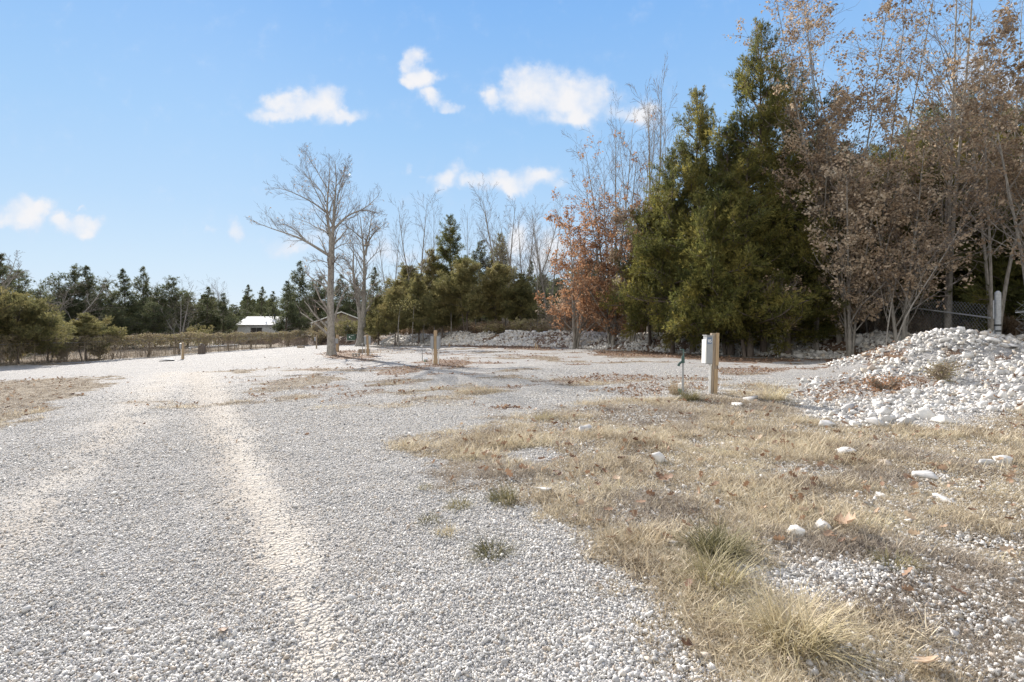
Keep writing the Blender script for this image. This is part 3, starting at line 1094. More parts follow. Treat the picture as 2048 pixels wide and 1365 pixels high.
def sprout(r, P_, R_, count, tmin, tmax, ratio, angle, npts, up=.15, wig=.12, rr=.55, taper=.25, minlen=.0, lenpow=.5):
    """side shoots of every polyline"""
    N = len(P_)
    par = np.repeat(np.arange(N), count)
    m = len(par)
    t = (np.tile(np.arange(count), N) + r.random(m)) / count
    t = tmin + (tmax - tmin) * t
    Q = P_[par]
    p, tan, i = lerp_poly(Q, t)
    rad = R_[par, i]
    plen = np.linalg.norm(np.diff(P_, axis=1), axis=2).sum(1)[par]
    ln = plen * ratio * (1 - lenpow * t) * r.uniform(.6, 1.25, m)
    rnd = unit(r.normal(size=(m, 3)))
    side = unit(rnd - (rnd * tan).sum(1, keepdims=True) * tan)
    ang = np.radians(angle) * r.uniform(.65, 1.3, m)[:, None]
    d = unit(tan * np.cos(ang) + side * np.sin(ang) + np.array([0, 0, up]))
    pts = [p]; cur = d
    st = (ln / (npts - 1))[:, None]
    for j in range(npts - 1):
        pts.append(pts[-1] + cur * st)
        cur = unit(cur + r.normal(size=(m, 3)) * wig + np.array([0, 0, up * .35]))
    PP = np.stack(pts, 1)
    r0 = np.maximum(rad * rr, .003)
    RR = r0[:, None] * np.linspace(1, taper, npts)[None]
    k = ln > minlen
    return PP[k], RR[k]


def leaf_quads(r, c, size, droop=.5):
    """c (n,3) centres -> small bent two-triangle leaves"""
    n = len(c)
    a = unit(r.normal(size=(n, 3)) * np.array([1, 1, .7]) + np.array([0, 0, -droop]))
    b = unit(np.cross(a, r.normal(size=(n, 3))))
    nn = np.cross(a, b)
    s = (size * r.uniform(.6, 1.3, n))[:, None]
    p0 = c; p1 = c + a * s * .5 + b * s * .3 + nn * s * .12; p2 = c + a * s; p3 = c + a * s * .5 - b * s * .3 + nn * s * .12
    V = np.stack([p0, p1, p2, p3], 1).reshape(-1, 3)
    k = np.arange(n)[:, None] * 4
    T = np.concatenate([k + np.array([0, 1, 2]), k + np.array([0, 2, 3])])
    return V, T


def grow(seed, limbs, levels, leaves=0, leaf_size=.1, leaf_clump=5, leaf_zone=None, twig_min=0.004):
    """limbs: list of (points, r0, r1). returns wood mesh, twig+leaf meshes (or None)"""
    r = np.random.default_rng(seed)
    wood = Acc()
    n0 = 14
    P0 = np.stack([resample(l[0], n0) for l in limbs]); R0 = np.stack([l[1] + (l[2] - l[1]) * np.linspace(0, 1, n0) ** .85 for l in limbs])
    for k, l in enumerate(limbs):
        if len(l) > 3 and l[3]:      # root flare
            R0[k] *= 1 + .75 * np.exp(-np.linspace(0, 1, n0) * 16)
    wood.add(*tubes(P0, R0, 10))
    prevP, prevR = P0, R0
    twigs = Acc()
    last = []
    for li, lv in enumerate(levels):
        PP, RR = sprout(r, prevP, prevR, **lv)
        sides = 6 if li == 0 else (4 if li == 1 else 3)
        (wood if li == 0 else twigs).add(*tubes(PP, np.maximum(RR, twig_min), sides))
        last.append(PP)
        prevP, prevR = PP, RR
    lm = None
    if leaves:
        pool = last[-1]
        k = r.integers(0, len(pool), leaves // leaf_clump)
        t = r.uniform(.3, 1, len(k))
        c, _, _ = lerp_poly(pool[k], t)
        if leaf_zone is not None:
            c = c[r.random(len(c)) < leaf_zone(c)]
        c = np.repeat(c, leaf_clump, 0) + r.normal(size=(len(c) * leaf_clump, 3)) * (.05 + .006 * leaf_clump)
        lm = Acc(); lm.add(*(lambda v, t: (v, None, t))(*leaf_quads(r, c, leaf_size)))
    return wood, twigs, lm


def cedar_meshes(seed, H, W, base=.12, dens=1.0, shape='cone', spray=.2, n_br=260, stems=1):
    """red cedar: ragged narrow crown of many short sprays. returns wood mesh and crown mesh"""
    r = np.random.default_rng(seed)
    wood, crown = Acc(), Acc()
    lean = r.normal(0, .02, 2) * H
    tr = resample([(0, 0, -.3), (lean[0] * .3, lean[1] * .3, H * .3), (lean[0] * .6 + r.normal(0, .08), lean[1] * .6, H * .65), (lean[0], lean[1], H * .97)], 16)[None]
    r0 = .0105 * H + .03
    TR = (r0 * np.linspace(1, .08, 16))[None]
    TR[0, :2] *= 1.3
    wood.add(*tubes(tr, TR, 8))
    for s_ in range(stems - 1):
        a = r.uniform(0, 6.28); q = np.array([math.cos(a), math.sin(a)]) * W * .12
        t2 = resample([(q[0] * .4, q[1] * .4, -.3), (q[0], q[1], H * .3), (q[0] * 1.6, q[1] * 1.6, H * .8)], 16)[None]
        wood.add(*tubes(t2, (r0 * .7 * np.linspace(1, .1, 16))[None], 6))
    def profile(t):
        if shape == 'cone':
            return np.minimum((t - base) / .12 + .45, 1) * (1 - t) ** .72 * 1.15 + .05
        if shape == 'spire':
            return np.minimum((t - base) / .12 + .5, 1) * (1 - t) ** 1.05 * 1.25 + .03
        if shape == 'round':
            return np.sqrt(np.clip(1 - ((t - .5 - base * .3) / (.56 - base * .3)) ** 2, .03, 1)) * .95
        return np.minimum((t - base) / .1 + .4, 1) * (1 - t ** 2.2) ** .8 + .05
    # limbs
    m = int(n_br * .26)
    t = base + (1 - base) * (np.arange(m) + r.random(m)) / m
    az_ = np.arange(m) * 2.399 + r.normal(0, .5, m)
    ln = W / 2 * profile(t) * np.where(r.random(m) < .25, r.uniform(1.05, 1.45, m), r.uniform(.4, 1.05, m)) + .12 * (1 - t)
    p, tan, _ = lerp_poly(np.repeat(tr, m, 0), np.clip((t * H + .3) / (H * .97 + .3), 0, .99))
    upa = .05 + .9 * t + r.normal(0, .22, m)
    d = unit(np.stack([np.cos(az_), np.sin(az_), upa], 1))
    nb = 7
    pts = [p]; cur = d; st = (ln / (nb - 1))[:, None]
    for j in range(nb - 1):
        pts.append(pts[-1] + cur * st); cur = unit(cur + r.normal(size=(m, 3)) * .12 + np.array([0, 0, -.03 if j < 3 else .12]))
    BP = np.stack(pts, 1)
    BR = (np.maximum(.014 * ln + .006, .010))[:, None] * np.linspace(1, .3, nb)[None]
    wood.add(*tubes(BP, BR, 4))
    # branchlets
    QP, QR = sprout(r, BP, BR, 9, .18, 1.0, .40, 42, 5, up=.18, wig=.14, rr=.6, lenpow=.35)
    keep = r.random(len(QP)) > .12
    QP, QR = QP[keep], QR[keep]
    wood.add(*tubes(QP, np.maximum(QR, .005), 3))
    ql = np.linalg.norm(QP[:, -1] - QP[:, 0], axis=1)
    lt = np.repeat(t, 9)[keep]
    per = np.maximum((ql * 34 * dens * (.2 / spray)).astype(int), 3)
    bi = np.repeat(np.arange(len(QP)), per)
    K = len(bi)
    tt = r.uniform(.0, 1.0, K) ** .8
    c, tg, _ = lerp_poly(QP[bi], np.clip(tt, 0, .999))
    wd = (1 - .75 * lt[bi] ** 4) * (.035 + .10 * np.sin(np.clip(tt, 0, 1) * math.pi * .8)) * (.5 + np.minimum(ql[bi], 1.2)) * spray / .2
    off = r.normal(size=(K, 3)) * wd[:, None] * np.array([1, 1, .7])
    c = c + off
    sd = unit(tg * .9 + unit(off) * .6 + r.normal(size=(K, 3)) * .35 + np.array([0, 0, .10]))
    nf = 5
    for q_ in range(nf):
        dd = unit(sd + r.normal(size=(K, 3)) * .38)
        sl_ = (spray * r.uniform(.6, 1.45, K) * (1 - .6 * lt[bi] ** 5))[:, None]
        ww = unit(np.cross(dd, r.normal(size=(K, 3)))) * sl_ * .068
        V = np.stack([c - ww * .6, c + dd * sl_ * .45 + ww, c + dd * sl_, c + dd * sl_ * .4 - ww], 1).reshape(-1, 3)
        k = np.arange(K)[:, None] * 4
        crown.add(V, None, np.concatenate([k + np.array([0, 1, 2]), k + np.array([0, 2, 3])]))
    print('cedar', seed, K * nf * 2)
    return wood.mesh('trunk', True), crown.mesh('crown')


VAR = {}


def cedar_variant(key, *a, mat='cedar', **k):
    w, c = cedar_meshes(*a, **k)
    w.materials.append(M['bark_dark']); c.materials.append(M[mat])
    VAR[key] = (w, c, a[1], a[2])


# near and middle variants: (seed, height, width)
cedar_variant('tall1', 11, 12, 5.6, base=.09, dens=1.15, n_br=420)
cedar_variant('tall2', 12, 13, 6.0, base=.08, dens=1.1, n_br=440, stems=2)
cedar_variant('tall3', 13, 12, 6.5, base=.09, dens=1.1, n_br=430, shape='full')
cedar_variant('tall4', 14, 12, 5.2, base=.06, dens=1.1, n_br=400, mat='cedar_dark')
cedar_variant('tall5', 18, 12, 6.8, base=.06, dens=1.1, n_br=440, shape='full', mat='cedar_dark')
cedar_variant('low1', 15, 6, 4.8, base=.12, dens=1.5, n_br=280, shape='full', stems=2)
cedar_variant('olive1', 21, 7, 5.2, base=.20, dens=1.5, n_br=320, shape='cone', spray=.24, mat='cedar_olive')
cedar_variant('olive2', 22, 7, 5.6, base=.22, dens=1.5, n_br=300, shape='cone', spray=.24, mat='cedar_olive', stems=2)
cedar_variant('olive3', 23, 7, 4.8, base=.20, dens=1.5, n_br=280, shape='cone', spray=.24, mat='cedar_olive')
cedar_variant('far1', 31, 9, 6.5, base=.06, dens=.8, n_br=260, spray=.30, shape='cone', mat='cedar_dark')
cedar_variant('far2', 32, 9, 5.6, base=.06, dens=.8, n_br=240, spray=.30, shape='spire', mat='cedar_dark')
cedar_variant('far3', 33, 9, 6.8, base=.06, dens=.75, n_br=240, spray=.30, shape='cone', mat='cedar_dark')
cedar_variant('far4', 34, 9, 4.6, base=.08, dens=.85, n_br=240, spray=.30, shape='spire', mat='cedar_dark')


def put_tree(key, u, D, vtop, width, label, group, cat='cedar tree', name='cedar_tree', rz=None, H=None):
    x, y, z = at(u, D)
    if H is None:
        H = ztop(vtop, D) - z
    w, c, h0, w0 = VAR[key]
    o = empty(name, (x, y, z), rng.uniform(0, 6.28) if rz is None else rz, label, cat, group)
    o.scale = (width / w0, width / w0, H / h0)
    link('trunk', w, None, o)
    if c is not None:
        link('crown', c, None, o)
    return o


G1 = 'tall cedars of the wood at the right'
for a in [
    ('tall1', 1385, 31, 172, 5.2, 'tall cedar with a thin detached leader, leftmost high top of the right wood'),
    ('tall2', 1462, 29, 250, 5.6, 'full green cedar between the thin leader top and the highest cedar'),
    ('tall1', 1527, 28.5, 42, 5.6, 'highest cedar of the right wood, narrow spire against the sky'),
    ('tall3', 1345, 31.5, 300, 5.0, 'wide green cedar at the left shoulder of the right wood'),
    ('low1', 1425, 27.6, 425, 4.4, 'low yellow green cedar in front of the tall ones, behind the numbered post'),
    ('tall3', 1592, 30, 150, 6.0, 'dark cedar directly right of the highest spire'),
    ('low1', 1300, 34, 420, 4.2, 'small dark cedar beside the rust coloured oak'),
    ('tall2', 1500, 27.5, 300, 5.6, 'broad cedar filling the wood below the highest spire'),
    ('tall1', 1575, 27.5, 330, 5.4, 'dark cedar behind the left end of the chain link fence'),
    ('tall5', 1640, 33, 300, 6.2, 'dark cedar behind the left chain link post'),
    ('tall2', 1705, 34, 275, 6.8, 'dark cedar below the gap of sky in the brown oaks'),
    ('tall3', 1790, 35, 262, 7.0, 'dark cedar right of the gap of sky in the brown oaks'),
    ('tall1', 1870, 33, 205, 6.8, 'green cedar left of the white barked stem'),
    ('tall5', 1935, 33, 170, 6.8, 'green cedar showing through oak leaves right of the white barked stem'),
    ('tall2', 2000, 30, 190, 6.6, 'green cedar above the big gate post'),
    ('tall3', 2085, 28, 215, 6.4, 'cedar at the right border of the photo'),
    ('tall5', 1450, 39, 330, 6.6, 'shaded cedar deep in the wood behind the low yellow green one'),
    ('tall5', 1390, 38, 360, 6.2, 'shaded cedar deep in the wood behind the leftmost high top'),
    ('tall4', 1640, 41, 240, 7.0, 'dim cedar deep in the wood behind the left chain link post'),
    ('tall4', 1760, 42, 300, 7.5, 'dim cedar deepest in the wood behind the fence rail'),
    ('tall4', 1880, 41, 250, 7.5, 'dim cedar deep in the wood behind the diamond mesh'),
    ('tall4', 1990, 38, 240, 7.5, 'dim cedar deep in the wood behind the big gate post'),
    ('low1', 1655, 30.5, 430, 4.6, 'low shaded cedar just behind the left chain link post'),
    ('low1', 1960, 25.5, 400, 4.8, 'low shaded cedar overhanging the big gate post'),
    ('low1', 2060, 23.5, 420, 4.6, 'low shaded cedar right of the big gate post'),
    ('low1', 1850, 29, 440, 5.0, 'low shaded cedar behind the middle of the diamond mesh'),
    ('tall2', 1680, 29.5, 350, 5.2, 'ragged green cedar between the brown oaks, above the left chain link post', ), ('tall3', 1830, 29.5, 300, 5.6, 'ragged green cedar left of the white barked stem, in front of the dim ones'),
    ('low1', 1755, 31, 430, 5.0, 'low shaded cedar behind the left end of the fence rail'),
    ('low1', 1530, 29.5, 450, 4.6, 'low shaded cedar behind the bank right of the numbered post'),
    ('tall2', 1925, 28, 230, 5.6, 'green cedar standing between the white barked stem and the big gate post'),
    ('tall1', 1760, 29, 290, 5.4, 'narrow green cedar in front of the dim ones, right of the ragged one'),
    ('tall5', 2130, 32, 120, 7.5, 'large cedar mostly cut off by the right border'),
]:
    put_tree(*a[:6], G1)

G2 = 'cedars of the grove in the middle distance'
for a in [
    ('olive2', 790, 56, 575, 4.2, 'small olive cedar at the left front of the middle grove'),
    ('olive3', 838, 55, 548, 4.8, 'olive cedar second from the left in the front row of the grove'),
    ('olive1', 885, 53, 566, 5.0, 'bushy olive cedar directly above the post with two boxes'),
    ('olive2', 935, 52, 522, 5.6, 'tall golden olive cedar in the centre of the grove front row'),
    ('olive1', 990, 50.5, 528, 5.6, 'golden olive cedar right of the grove centre'),
    ('olive3', 1040, 50, 548, 4.6, 'darker olive cedar at the right end of the grove front row'),
    ('olive3', 757, 60, 590, 4.2, 'small olive cedar nearest the forked bare tree'),
    ('tall1', 905, 66, 428, 6.2, 'tallest cedar of the middle grove with a pointed top'),
    ('tall4', 958, 70, 478, 6.2, 'dark cedar right of the tallest grove cedar'),
    ('tall1', 1004, 70, 465, 5.2, 'dark pointed cedar second right of the tallest grove cedar'),
    ('olive1', 820, 64, 530, 6.5, 'thin dark cedar behind the left part of the grove'),
    ('olive3', 862, 67, 500, 6.0, 'dark cedar left of the tallest grove cedar'),
    ('far4', 1085, 66, 545, 4.5, 'thin dark cedar in the gap between grove and rust coloured oak'),
    ('far4', 1060, 74, 520, 4.2, 'distant slim cedar above the pale parked trailer'),
    ('far2', 1125, 70, 560, 5, 'dark cedar seen through the left edge of the rust coloured oak'),
    ('far3', 775, 76, 565, 6.5, 'dark cedar behind the left end of the grove'),
    ('far2', 1160, 62, 575, 6, 'dark cedar hidden behind the rust coloured oak'),
    ('far1', 1230, 58, 560, 7, 'dark cedar between the rust coloured oak and the right wood'),
]:
    put_tree(*a[:6], G2)

G3 = 'dark cedars beyond the far fence'
for a in [
    ('far2', 600, 94, 522, 7.5, 'tall dark cedar between the two sheds, left of the big bare tree'),
    ('far4', 572, 84, 560, 5.0, 'dark cedar rising behind the right end of the white shed'),
    ('far1', 640, 93, 553, 6.5, 'dark cedar directly behind the trunk of the big bare tree'),
    ('far2', 681, 88, 548, 6.5, 'dark cedar in the gap right of the big bare trunk'),
    ('far4', 746, 86, 532, 5.0, 'slim dark cedar right of the forked bare tree'),
    ('far3', 714, 90, 560, 6.0, 'dark cedar behind the forked bare tree'),
    ('far4', 493, 125, 568, 6.0, 'distant cedar above the left end of the white shed roof'),
    ('far4', 522, 122, 572, 5.5, 'distant cedar above the middle of the white shed roof'),
    ('far2', 545, 128, 582, 6.5, 'most distant cedar above the white shed'),
    ('far1', 150, 72, 532, 8.0, 'double topped dark cedar behind the two near fence cedars'),
    ('far4', 180, 73, 530, 6.5, 'right hand top of the pair behind the near fence cedars'),
    ('far3', 118, 70, 575, 7.5, 'rounded dark cedar left of the double topped one'),
    ('far1', 212, 76, 560, 6.5, 'lower dark cedar right of the double topped one'),
    ('far4', 250, 75, 536, 6.0, 'dark cedar with a bulging top, first of the middle pair'),
    ('far2', 287, 78, 533, 6.0, 'pointed dark cedar, second of the middle pair'),
    ('far1', 343, 79, 555, 8.0, 'broad rounded dark cedar left of the shed trees'),
    ('far3', 375, 82, 585, 7.0, 'low broad dark cedar right of the broad rounded one'),
    ('far4', 412, 82, 572, 5.5, 'dark pointed cedar near the left side of the white shed'),
    ('far2', 446, 84, 586, 5.5, 'dark cedar touching the left wall of the white shed'),
    ('far1', 80, 66, 585, 7.0, 'grey green cedar behind the nearest fence cedar'),
    ('far3', 310, 72, 605, 6.5, 'low grey green cedar behind the vine fence'),
    ('far3', 230, 69, 615, 6.0, 'low brushy cedar behind the pointed fence cedar'),
    ('far3', 40, 58, 540, 7.5, 'tall grey cedar above the nearest fence cedar'),
    ('far2', -5, 50, 505, 6.5, 'tall dark cedar cut by the left border'),
    ('far1', -80, 54, 480, 9, 'cedar beyond the left border'),
    ('far1', 470, 100, 610, 8, 'low dark cedar closing the gap left of the white shed'),
]:
    put_tree(*a[:6], G3)

VAR['near1'] = None
cedar_variant('near1', 41, 5.2, 5.6, base=.2, dens=1.4, n_br=300, shape='cone', spray=.2, mat='cedar_olive')
cedar_variant('near2', 42, 4.4, 4.0, base=.2, dens=1.5, n_br=240, shape='cone', spray=.19, mat='cedar_olive', stems=2)
put_tree('near1', 36, 38.5, 590, 5.6, 'nearest fence cedar with a dark bare lower trunk at the left border', 'olive cedars at the left fence')
put_tree('near2', 172, 43, 630, 4.2, 'small pointed fence cedar with bronze tips and two stems', 'olive cedars at the left fence')
put_tree('near2', 95, 41, 640, 3.6, 'bushy fence cedar between the nearest one and the pointed one', 'olive cedars at the left fence')
put_tree('near1', -75, 36, 560, 5.6, 'fence cedar beyond the left border', 'olive cedars at the left fence')


# ---------------------------------------------------------------- bare trees
def lv(count, tmin, tmax, ratio, angle, npts, up, wig, rr=.5, lenpow=.5):
    return dict(count=count, tmin=tmin, tmax=tmax, ratio=ratio, angle=angle, npts=npts, up=up, wig=wig, rr=rr, lenpow=lenpow)


def bark_tree(label, acc, loc, mat, group=None, cat='bare tree', name='bare_tree', leafmat=None, twigmat=None):
    wood, twigs, lm = acc
    o = empty(name, loc, 0, label, cat, group)
    link('trunk', wood.mesh('trunk', True), mat, o)
    link('twigs', twigs.mesh('twigs'), twigmat or M['twig'], o)
    if lm is not None:
        link('crown', lm.mesh('crown'), leafmat, o)
    return o


# the big bare tree: limbs read off the photo at its real distance
HD = 37.5
hx, hy, hz = at(663, HD)


def hp(zu, zv, dy=0.):
    """detail-crop coordinates of the tree -> local point"""
    u = 480 + zu / 2.7308; v = 260 + zv / 2.7308
    return ((u - 663) / F * HD, dy, (HY - v) / F * HD + EYE - hz)


hero_limbs = [
    ([(0, 0, -.3), hp(497, 1080), hp(492, 900), hp(497, 760), hp(500, 620), hp(502, 560)], .27, .20, True),
    ([hp(502, 575), hp(486, 520, .1), hp(470, 440, .2), hp(466, 340, .3), hp(474, 240, .4), hp(480, 120, .4)], 0.133, 0.014),
    ([hp(502, 575), hp(515, 490, -.1), hp(520, 400, -.3), hp(532, 330, -.5), hp(550, 230, -.8), hp(545, 130, -1.0)], 0.140, 0.014),
    ([hp(514, 500), hp(545, 450, .3), hp(590, 400, .6), hp(650, 374, 1.), hp(700, 330, 1.2), hp(745, 270, 1.5)], 0.101, 0.010),
    ([hp(650, 374, 1.), hp(700, 378, .7), hp(790, 405, .4)], 0.039, 0.007),
    ([hp(492, 655), hp(440, 620, -.5), hp(380, 578, -1.0), hp(300, 545, -1.2), hp(200, 515, -1.4), hp(110, 478, -1.6)], 0.117, 0.008),
    ([hp(380, 578, -1.), hp(300, 500, -.6), hp(200, 460, -.2)], 0.047, 0.007),
    ([hp(480, 525), hp(430, 490, .8), hp(370, 470, 1.4), hp(310, 430, 2.), hp(225, 400, 2.2)], 0.070, 0.007),
    ([hp(467, 400), hp(420, 360, -.6), hp(360, 330, -1.2), hp(290, 300, -1.6), hp(200, 290, -1.8)], 0.062, 0.007),
    ([hp(466, 340), hp(430, 280, .8), hp(370, 210, 1.4), hp(300, 150, 1.8), hp(240, 90, 2.0)], 0.055, 0.007),
    ([hp(474, 260), hp(440, 190, -.5), hp(400, 110, -1.), hp(370, 60, -1.)], 0.039, 0.006),
    ([hp(532, 330), hp(580, 270, -1.2), hp(640, 200, -1.8)], 0.039, 0.007),
    ([hp(545, 240), hp(600, 180, -1.), hp(620, 120, -1.2)], 0.031, 0.006),
    ([hp(500, 700), hp(530, 690, -.4), hp(570, 720, -.8), hp(605, 770, -1.)], 0.039, 0.008),
    ([hp(505, 620), hp(560, 575, .5), hp(640, 570, .9), hp(700, 560, 1.)], 0.039, 0.007),
    ([hp(492, 780), hp(450, 760, .3), hp(410, 785, .5), hp(385, 830, .6)], .024, 0.007),
    ([hp(492, 700), hp(440, 680, -.7), hp(400, 700, -1.), hp(385, 750, -1.1)], 0.035, 0.007),
    ([hp(486, 500, .1), hp(500, 420, 1.2), hp(500, 300, 1.8), hp(520, 160, 2.2)], 0.062, 0.007),
    ([hp(515, 490, -.1), hp(500, 400, -1.6), hp(440, 250, -2.4), hp(430, 130, -2.8)], 0.062, 0.007),
]
bark_tree('big bare tree with a thick pale trunk standing alone on the gravel',
          grow(5, hero_limbs, [lv(15, .14, 1, .40, 40, 7, .14, .11, .38, .5), lv(6, .15, 1, .52, 36, 5, .12, .13, .42, .4), lv(4, .15, 1, .6, 30, 4, .08, .12, .55, .35)], leaves=420, leaf_size=.12, leaf_clump=2, twig_min=.0034),
          (hx, hy, hz), M['bark_pale'], leafmat=M['oak_leaf']).scale = (.95, .95, .94)

# forked bare tree behind it
FD = 58.0
fx, fy, fz = at(720, FD)


def fp(zu, zv, dy=0.):
    u = 480 + zu / 2.7308; v = 260 + zv / 2.7308
    return ((u - 720) / F * FD, dy, (HY - v) / F * FD + EYE - fz)


fork_limbs = [
    ([(0, 0, -.3), fp(662, 1050), fp(650, 960), fp(625, 860, .3), fp(605, 760, .6), fp(610, 650, .8)], .38, .05, True),
    ([fp(668, 1080, .2), fp(678, 960, -.2), fp(686, 820, -.5), fp(690, 700, -.6), fp(672, 590, -.4), fp(660, 480, -.2)], .30, .03),
    ([fp(692, 690, -.6), fp(710, 620, -.9), fp(750, 570, -1.2), fp(800, 535, -1.4)], .15, .02),
    ([fp(690, 640, -.6), fp(700, 560, .4), fp(710, 450, .8)], .10, .02),
    ([fp(605, 760, .6), fp(560, 700, .9), fp(520, 690, 1.2)], .09, .02),
    ([fp(675, 600, -.4), fp(620, 550, -1.), fp(560, 515, -1.4)], .08, .015),
    ([fp(625, 860), fp(570, 850, -.8), fp(540, 900, -1.2)], .035, .012),
]
bark_tree('forked bare tree with a leaning double trunk right of the big bare tree',
          grow(6, fork_limbs, [lv(14, .15, 1, .42, 42, 6, .1, .13, .38, .45), lv(7, .15, 1, .52, 38, 4, .1, .14, .5, .4), lv(4, .2, 1, .55, 34, 3, .05, .16, .6, .4)], leaves=200, leaf_clump=2, leaf_size=.14, twig_min=.008),
          (fx, fy, fz), M['bark'], leafmat=M['oak_leaf'])


def generic_bare(seed, H, stems=3, spread=.18, r0=.12):
    r = np.random.default_rng(seed)
    limbs = []
    for i in range(stems):
        a = r.uniform(0, 6.28); s = spread * H * r.uniform(.5, 1.3) * (0 if stems == 1 else 1)
        b = .05 * s
        h = H * r.uniform(.8, 1) if i else H
        limbs.append(([(b * math.cos(a), b * math.sin(a), -.3), (s * .25 * math.cos(a), s * .25 * math.sin(a), h * .3), (s * .65 * math.cos(a) + r.normal(0, .1), s * .65 * math.sin(a), h * .65), (s * math.cos(a), s * math.sin(a), h)], r0 * r.uniform(.7, 1.1), .012, i == 0))
    return limbs


BL = [lv(15, .25, 1, .36, 38, 6, .16, .12, .36, .6), lv(6, .15, 1, .50, 36, 4, .10, .15, .5, .35), lv(3, .2, 1, .55, 32, 3, .08, .14, .6, .35)]
for i, (st, sp_) in enumerate([(2, .2), (3, .16), (1, .1), (4, .25)]):
    w_, t_, _ = grow(60 + i, generic_bare(60 + i, 10, st, sp_, .13), BL, twig_min=.0055)
    wm, tm = w_.mesh('trunk', True), t_.mesh('twigs')
    wm.materials.append(M['bark']); tm.materials.append(M['twig'])
    VAR['bare%d' % i] = (wm, tm, 10, 4.)


def put_bare(key, u, D, vtop, width, label, group):
    o = put_tree(key, u, D, vtop, width, label, group, 'bare tree', 'bare_tree')
    for c in COL.objects:
        if c.parent == o and c.name.startswith('crown'):
            c.name = 'twigs'


for a in [
    ('bare0', 835, 63, 410, 5.0, 'bare tree with a leaning top above the left of the grove'),
    ('bare2', 868, 70, 415, 4.5, 'slim straight bare tree just left of the tallest grove cedar'),
    ('bare1', 1012, 60, 402, 5.5, 'forked bare tree with tall Y shaped limbs above the grove'),
    ('bare3', 1050, 66, 420, 5.5, 'spreading bare tree right of the Y shaped one'),
    ('bare1', 1098, 62, 440, 4.5, 'bare tree above the gap left of the rust coloured oak'),
    ('bare2', 935, 82, 425, 4.2, 'faint distant bare tree behind the dark grove cedars'),
    ('bare0', 785, 80, 470, 4.6, 'faint distant bare tree at the left edge of the grove'),
    ('bare2', 1075, 50, 470, 3.0, 'thin leaning bare sapling in front of the parked trailer'),
    ('bare2', 1130, 46, 480, 3.0, 'thin dark bare stem left of the rust coloured oak trunk'),
    ('bare1', 450, 96, 570, 5.0, 'faint bare tree left of the white shed'),
    ('bare3', 320, 90, 570, 7.0, 'grey brushy bare tree among the far left cedars'),
    ('bare3', 100, 62, 560, 7.0, 'grey brushy bare tree left of the double topped cedar'),
    ('bare1', 360, 74, 600, 6.0, 'low grey bare tree behind the vine fence and white box post'),
    ('bare0', 1300, 36, 200, 4.2, 'tall slim bare tree nearest to the thin cedar leader'),
    ('bare2', 1232, 38, 240, 4.0, 'tall slim bare tree rising out of the rust coloured oak'),
    ('bare1', 1275, 40, 250, 3.6, 'faint slender bare tree between the two tall slim ones'),
    ('bare2', 1330, 39, 225, 3.4, 'slender bare tree partly behind the leftmost high cedar'),
]:
    put_bare(*a, 'leafless trees around the cedars')

# bare tree whose boughs reach in from the left border
lx, ly, lz = at(-30, 40)
limbs = [([(0, 0, -.3), (.1, 0, 2), (.2, .2, 5), (.1, .1, 8.3)], .22, .03, True),
         ([(.2, 0, 3.5), (1.2, -.3, 5.0), (2.2, -.4, 6.4), (2.6, -.4, 7.6)], .10, .012),
         ([(.15, 0, 2.6), (1.6, .2, 3.6), (3.2, .3, 3.9), (4.6, .4, 4.6)], .10, .012),
         ([(.2, 0, 4.5), (1.0, .8, 5.8), (1.6, 1.2, 7.4)], .08, .012),
         ([(.1, 0, 2.4), (1.4, -.6, 2.9), (3.0, -.8, 2.7), (4.2, -1, 2.9)], .07, .012)]
bark_tree('bare tree at the left border with boughs reaching over the cedars',
          grow(71, limbs, [lv(12, .15, 1, .36, 42, 5, .08, .15, .45, .5), lv(6, .15, 1, .5, 38, 4, .06, .16, .5, .4), lv(4, .2, 1, .5, 35, 3, .03, .16, .6, .4)], twig_min=.006),
          (lx, ly, lz), M['bark'])


# ---------------------------------------------------------------- oaks that keep their brown leaves
def oak(seed, u, D, H, stems, spread, leaves, label, leafmat, zone=None, leaf_size=.12, bark='bark', r0=.1, lean=(0, 0), clump=10, shoots=18, ratio=.30, ang=42, low=.14, group='oaks still holding brown leaves'):
    x, y, z = at(u, D)
    limbs = generic_bare(seed, H, stems, spread, r0)
    limbs = [([(p[0] + lean[0] * (max(p[2], 0) / H) ** 1.3, p[1] + lean[1] * max(p[2], 0) / H, p[2]) for p in l[0]], *l[1:]) for l in limbs]
    acc = grow(seed, limbs, [lv(shoots, low, 1, ratio, ang, 6, .12, .14, .45, .45), lv(6, .2, 1, .48, 42, 4, .06, .15, .5, .4), lv(3, .2, 1, .55, 40, 3, 0, .16, .6, .4)], leaves=leaves, leaf_size=leaf_size, leaf_clump=clump, leaf_zone=zone, twig_min=.0055)
    return bark_tree(label, acc, (x, y, z), M[bark], group, 'oak tree', 'oak_tree', leafmat)


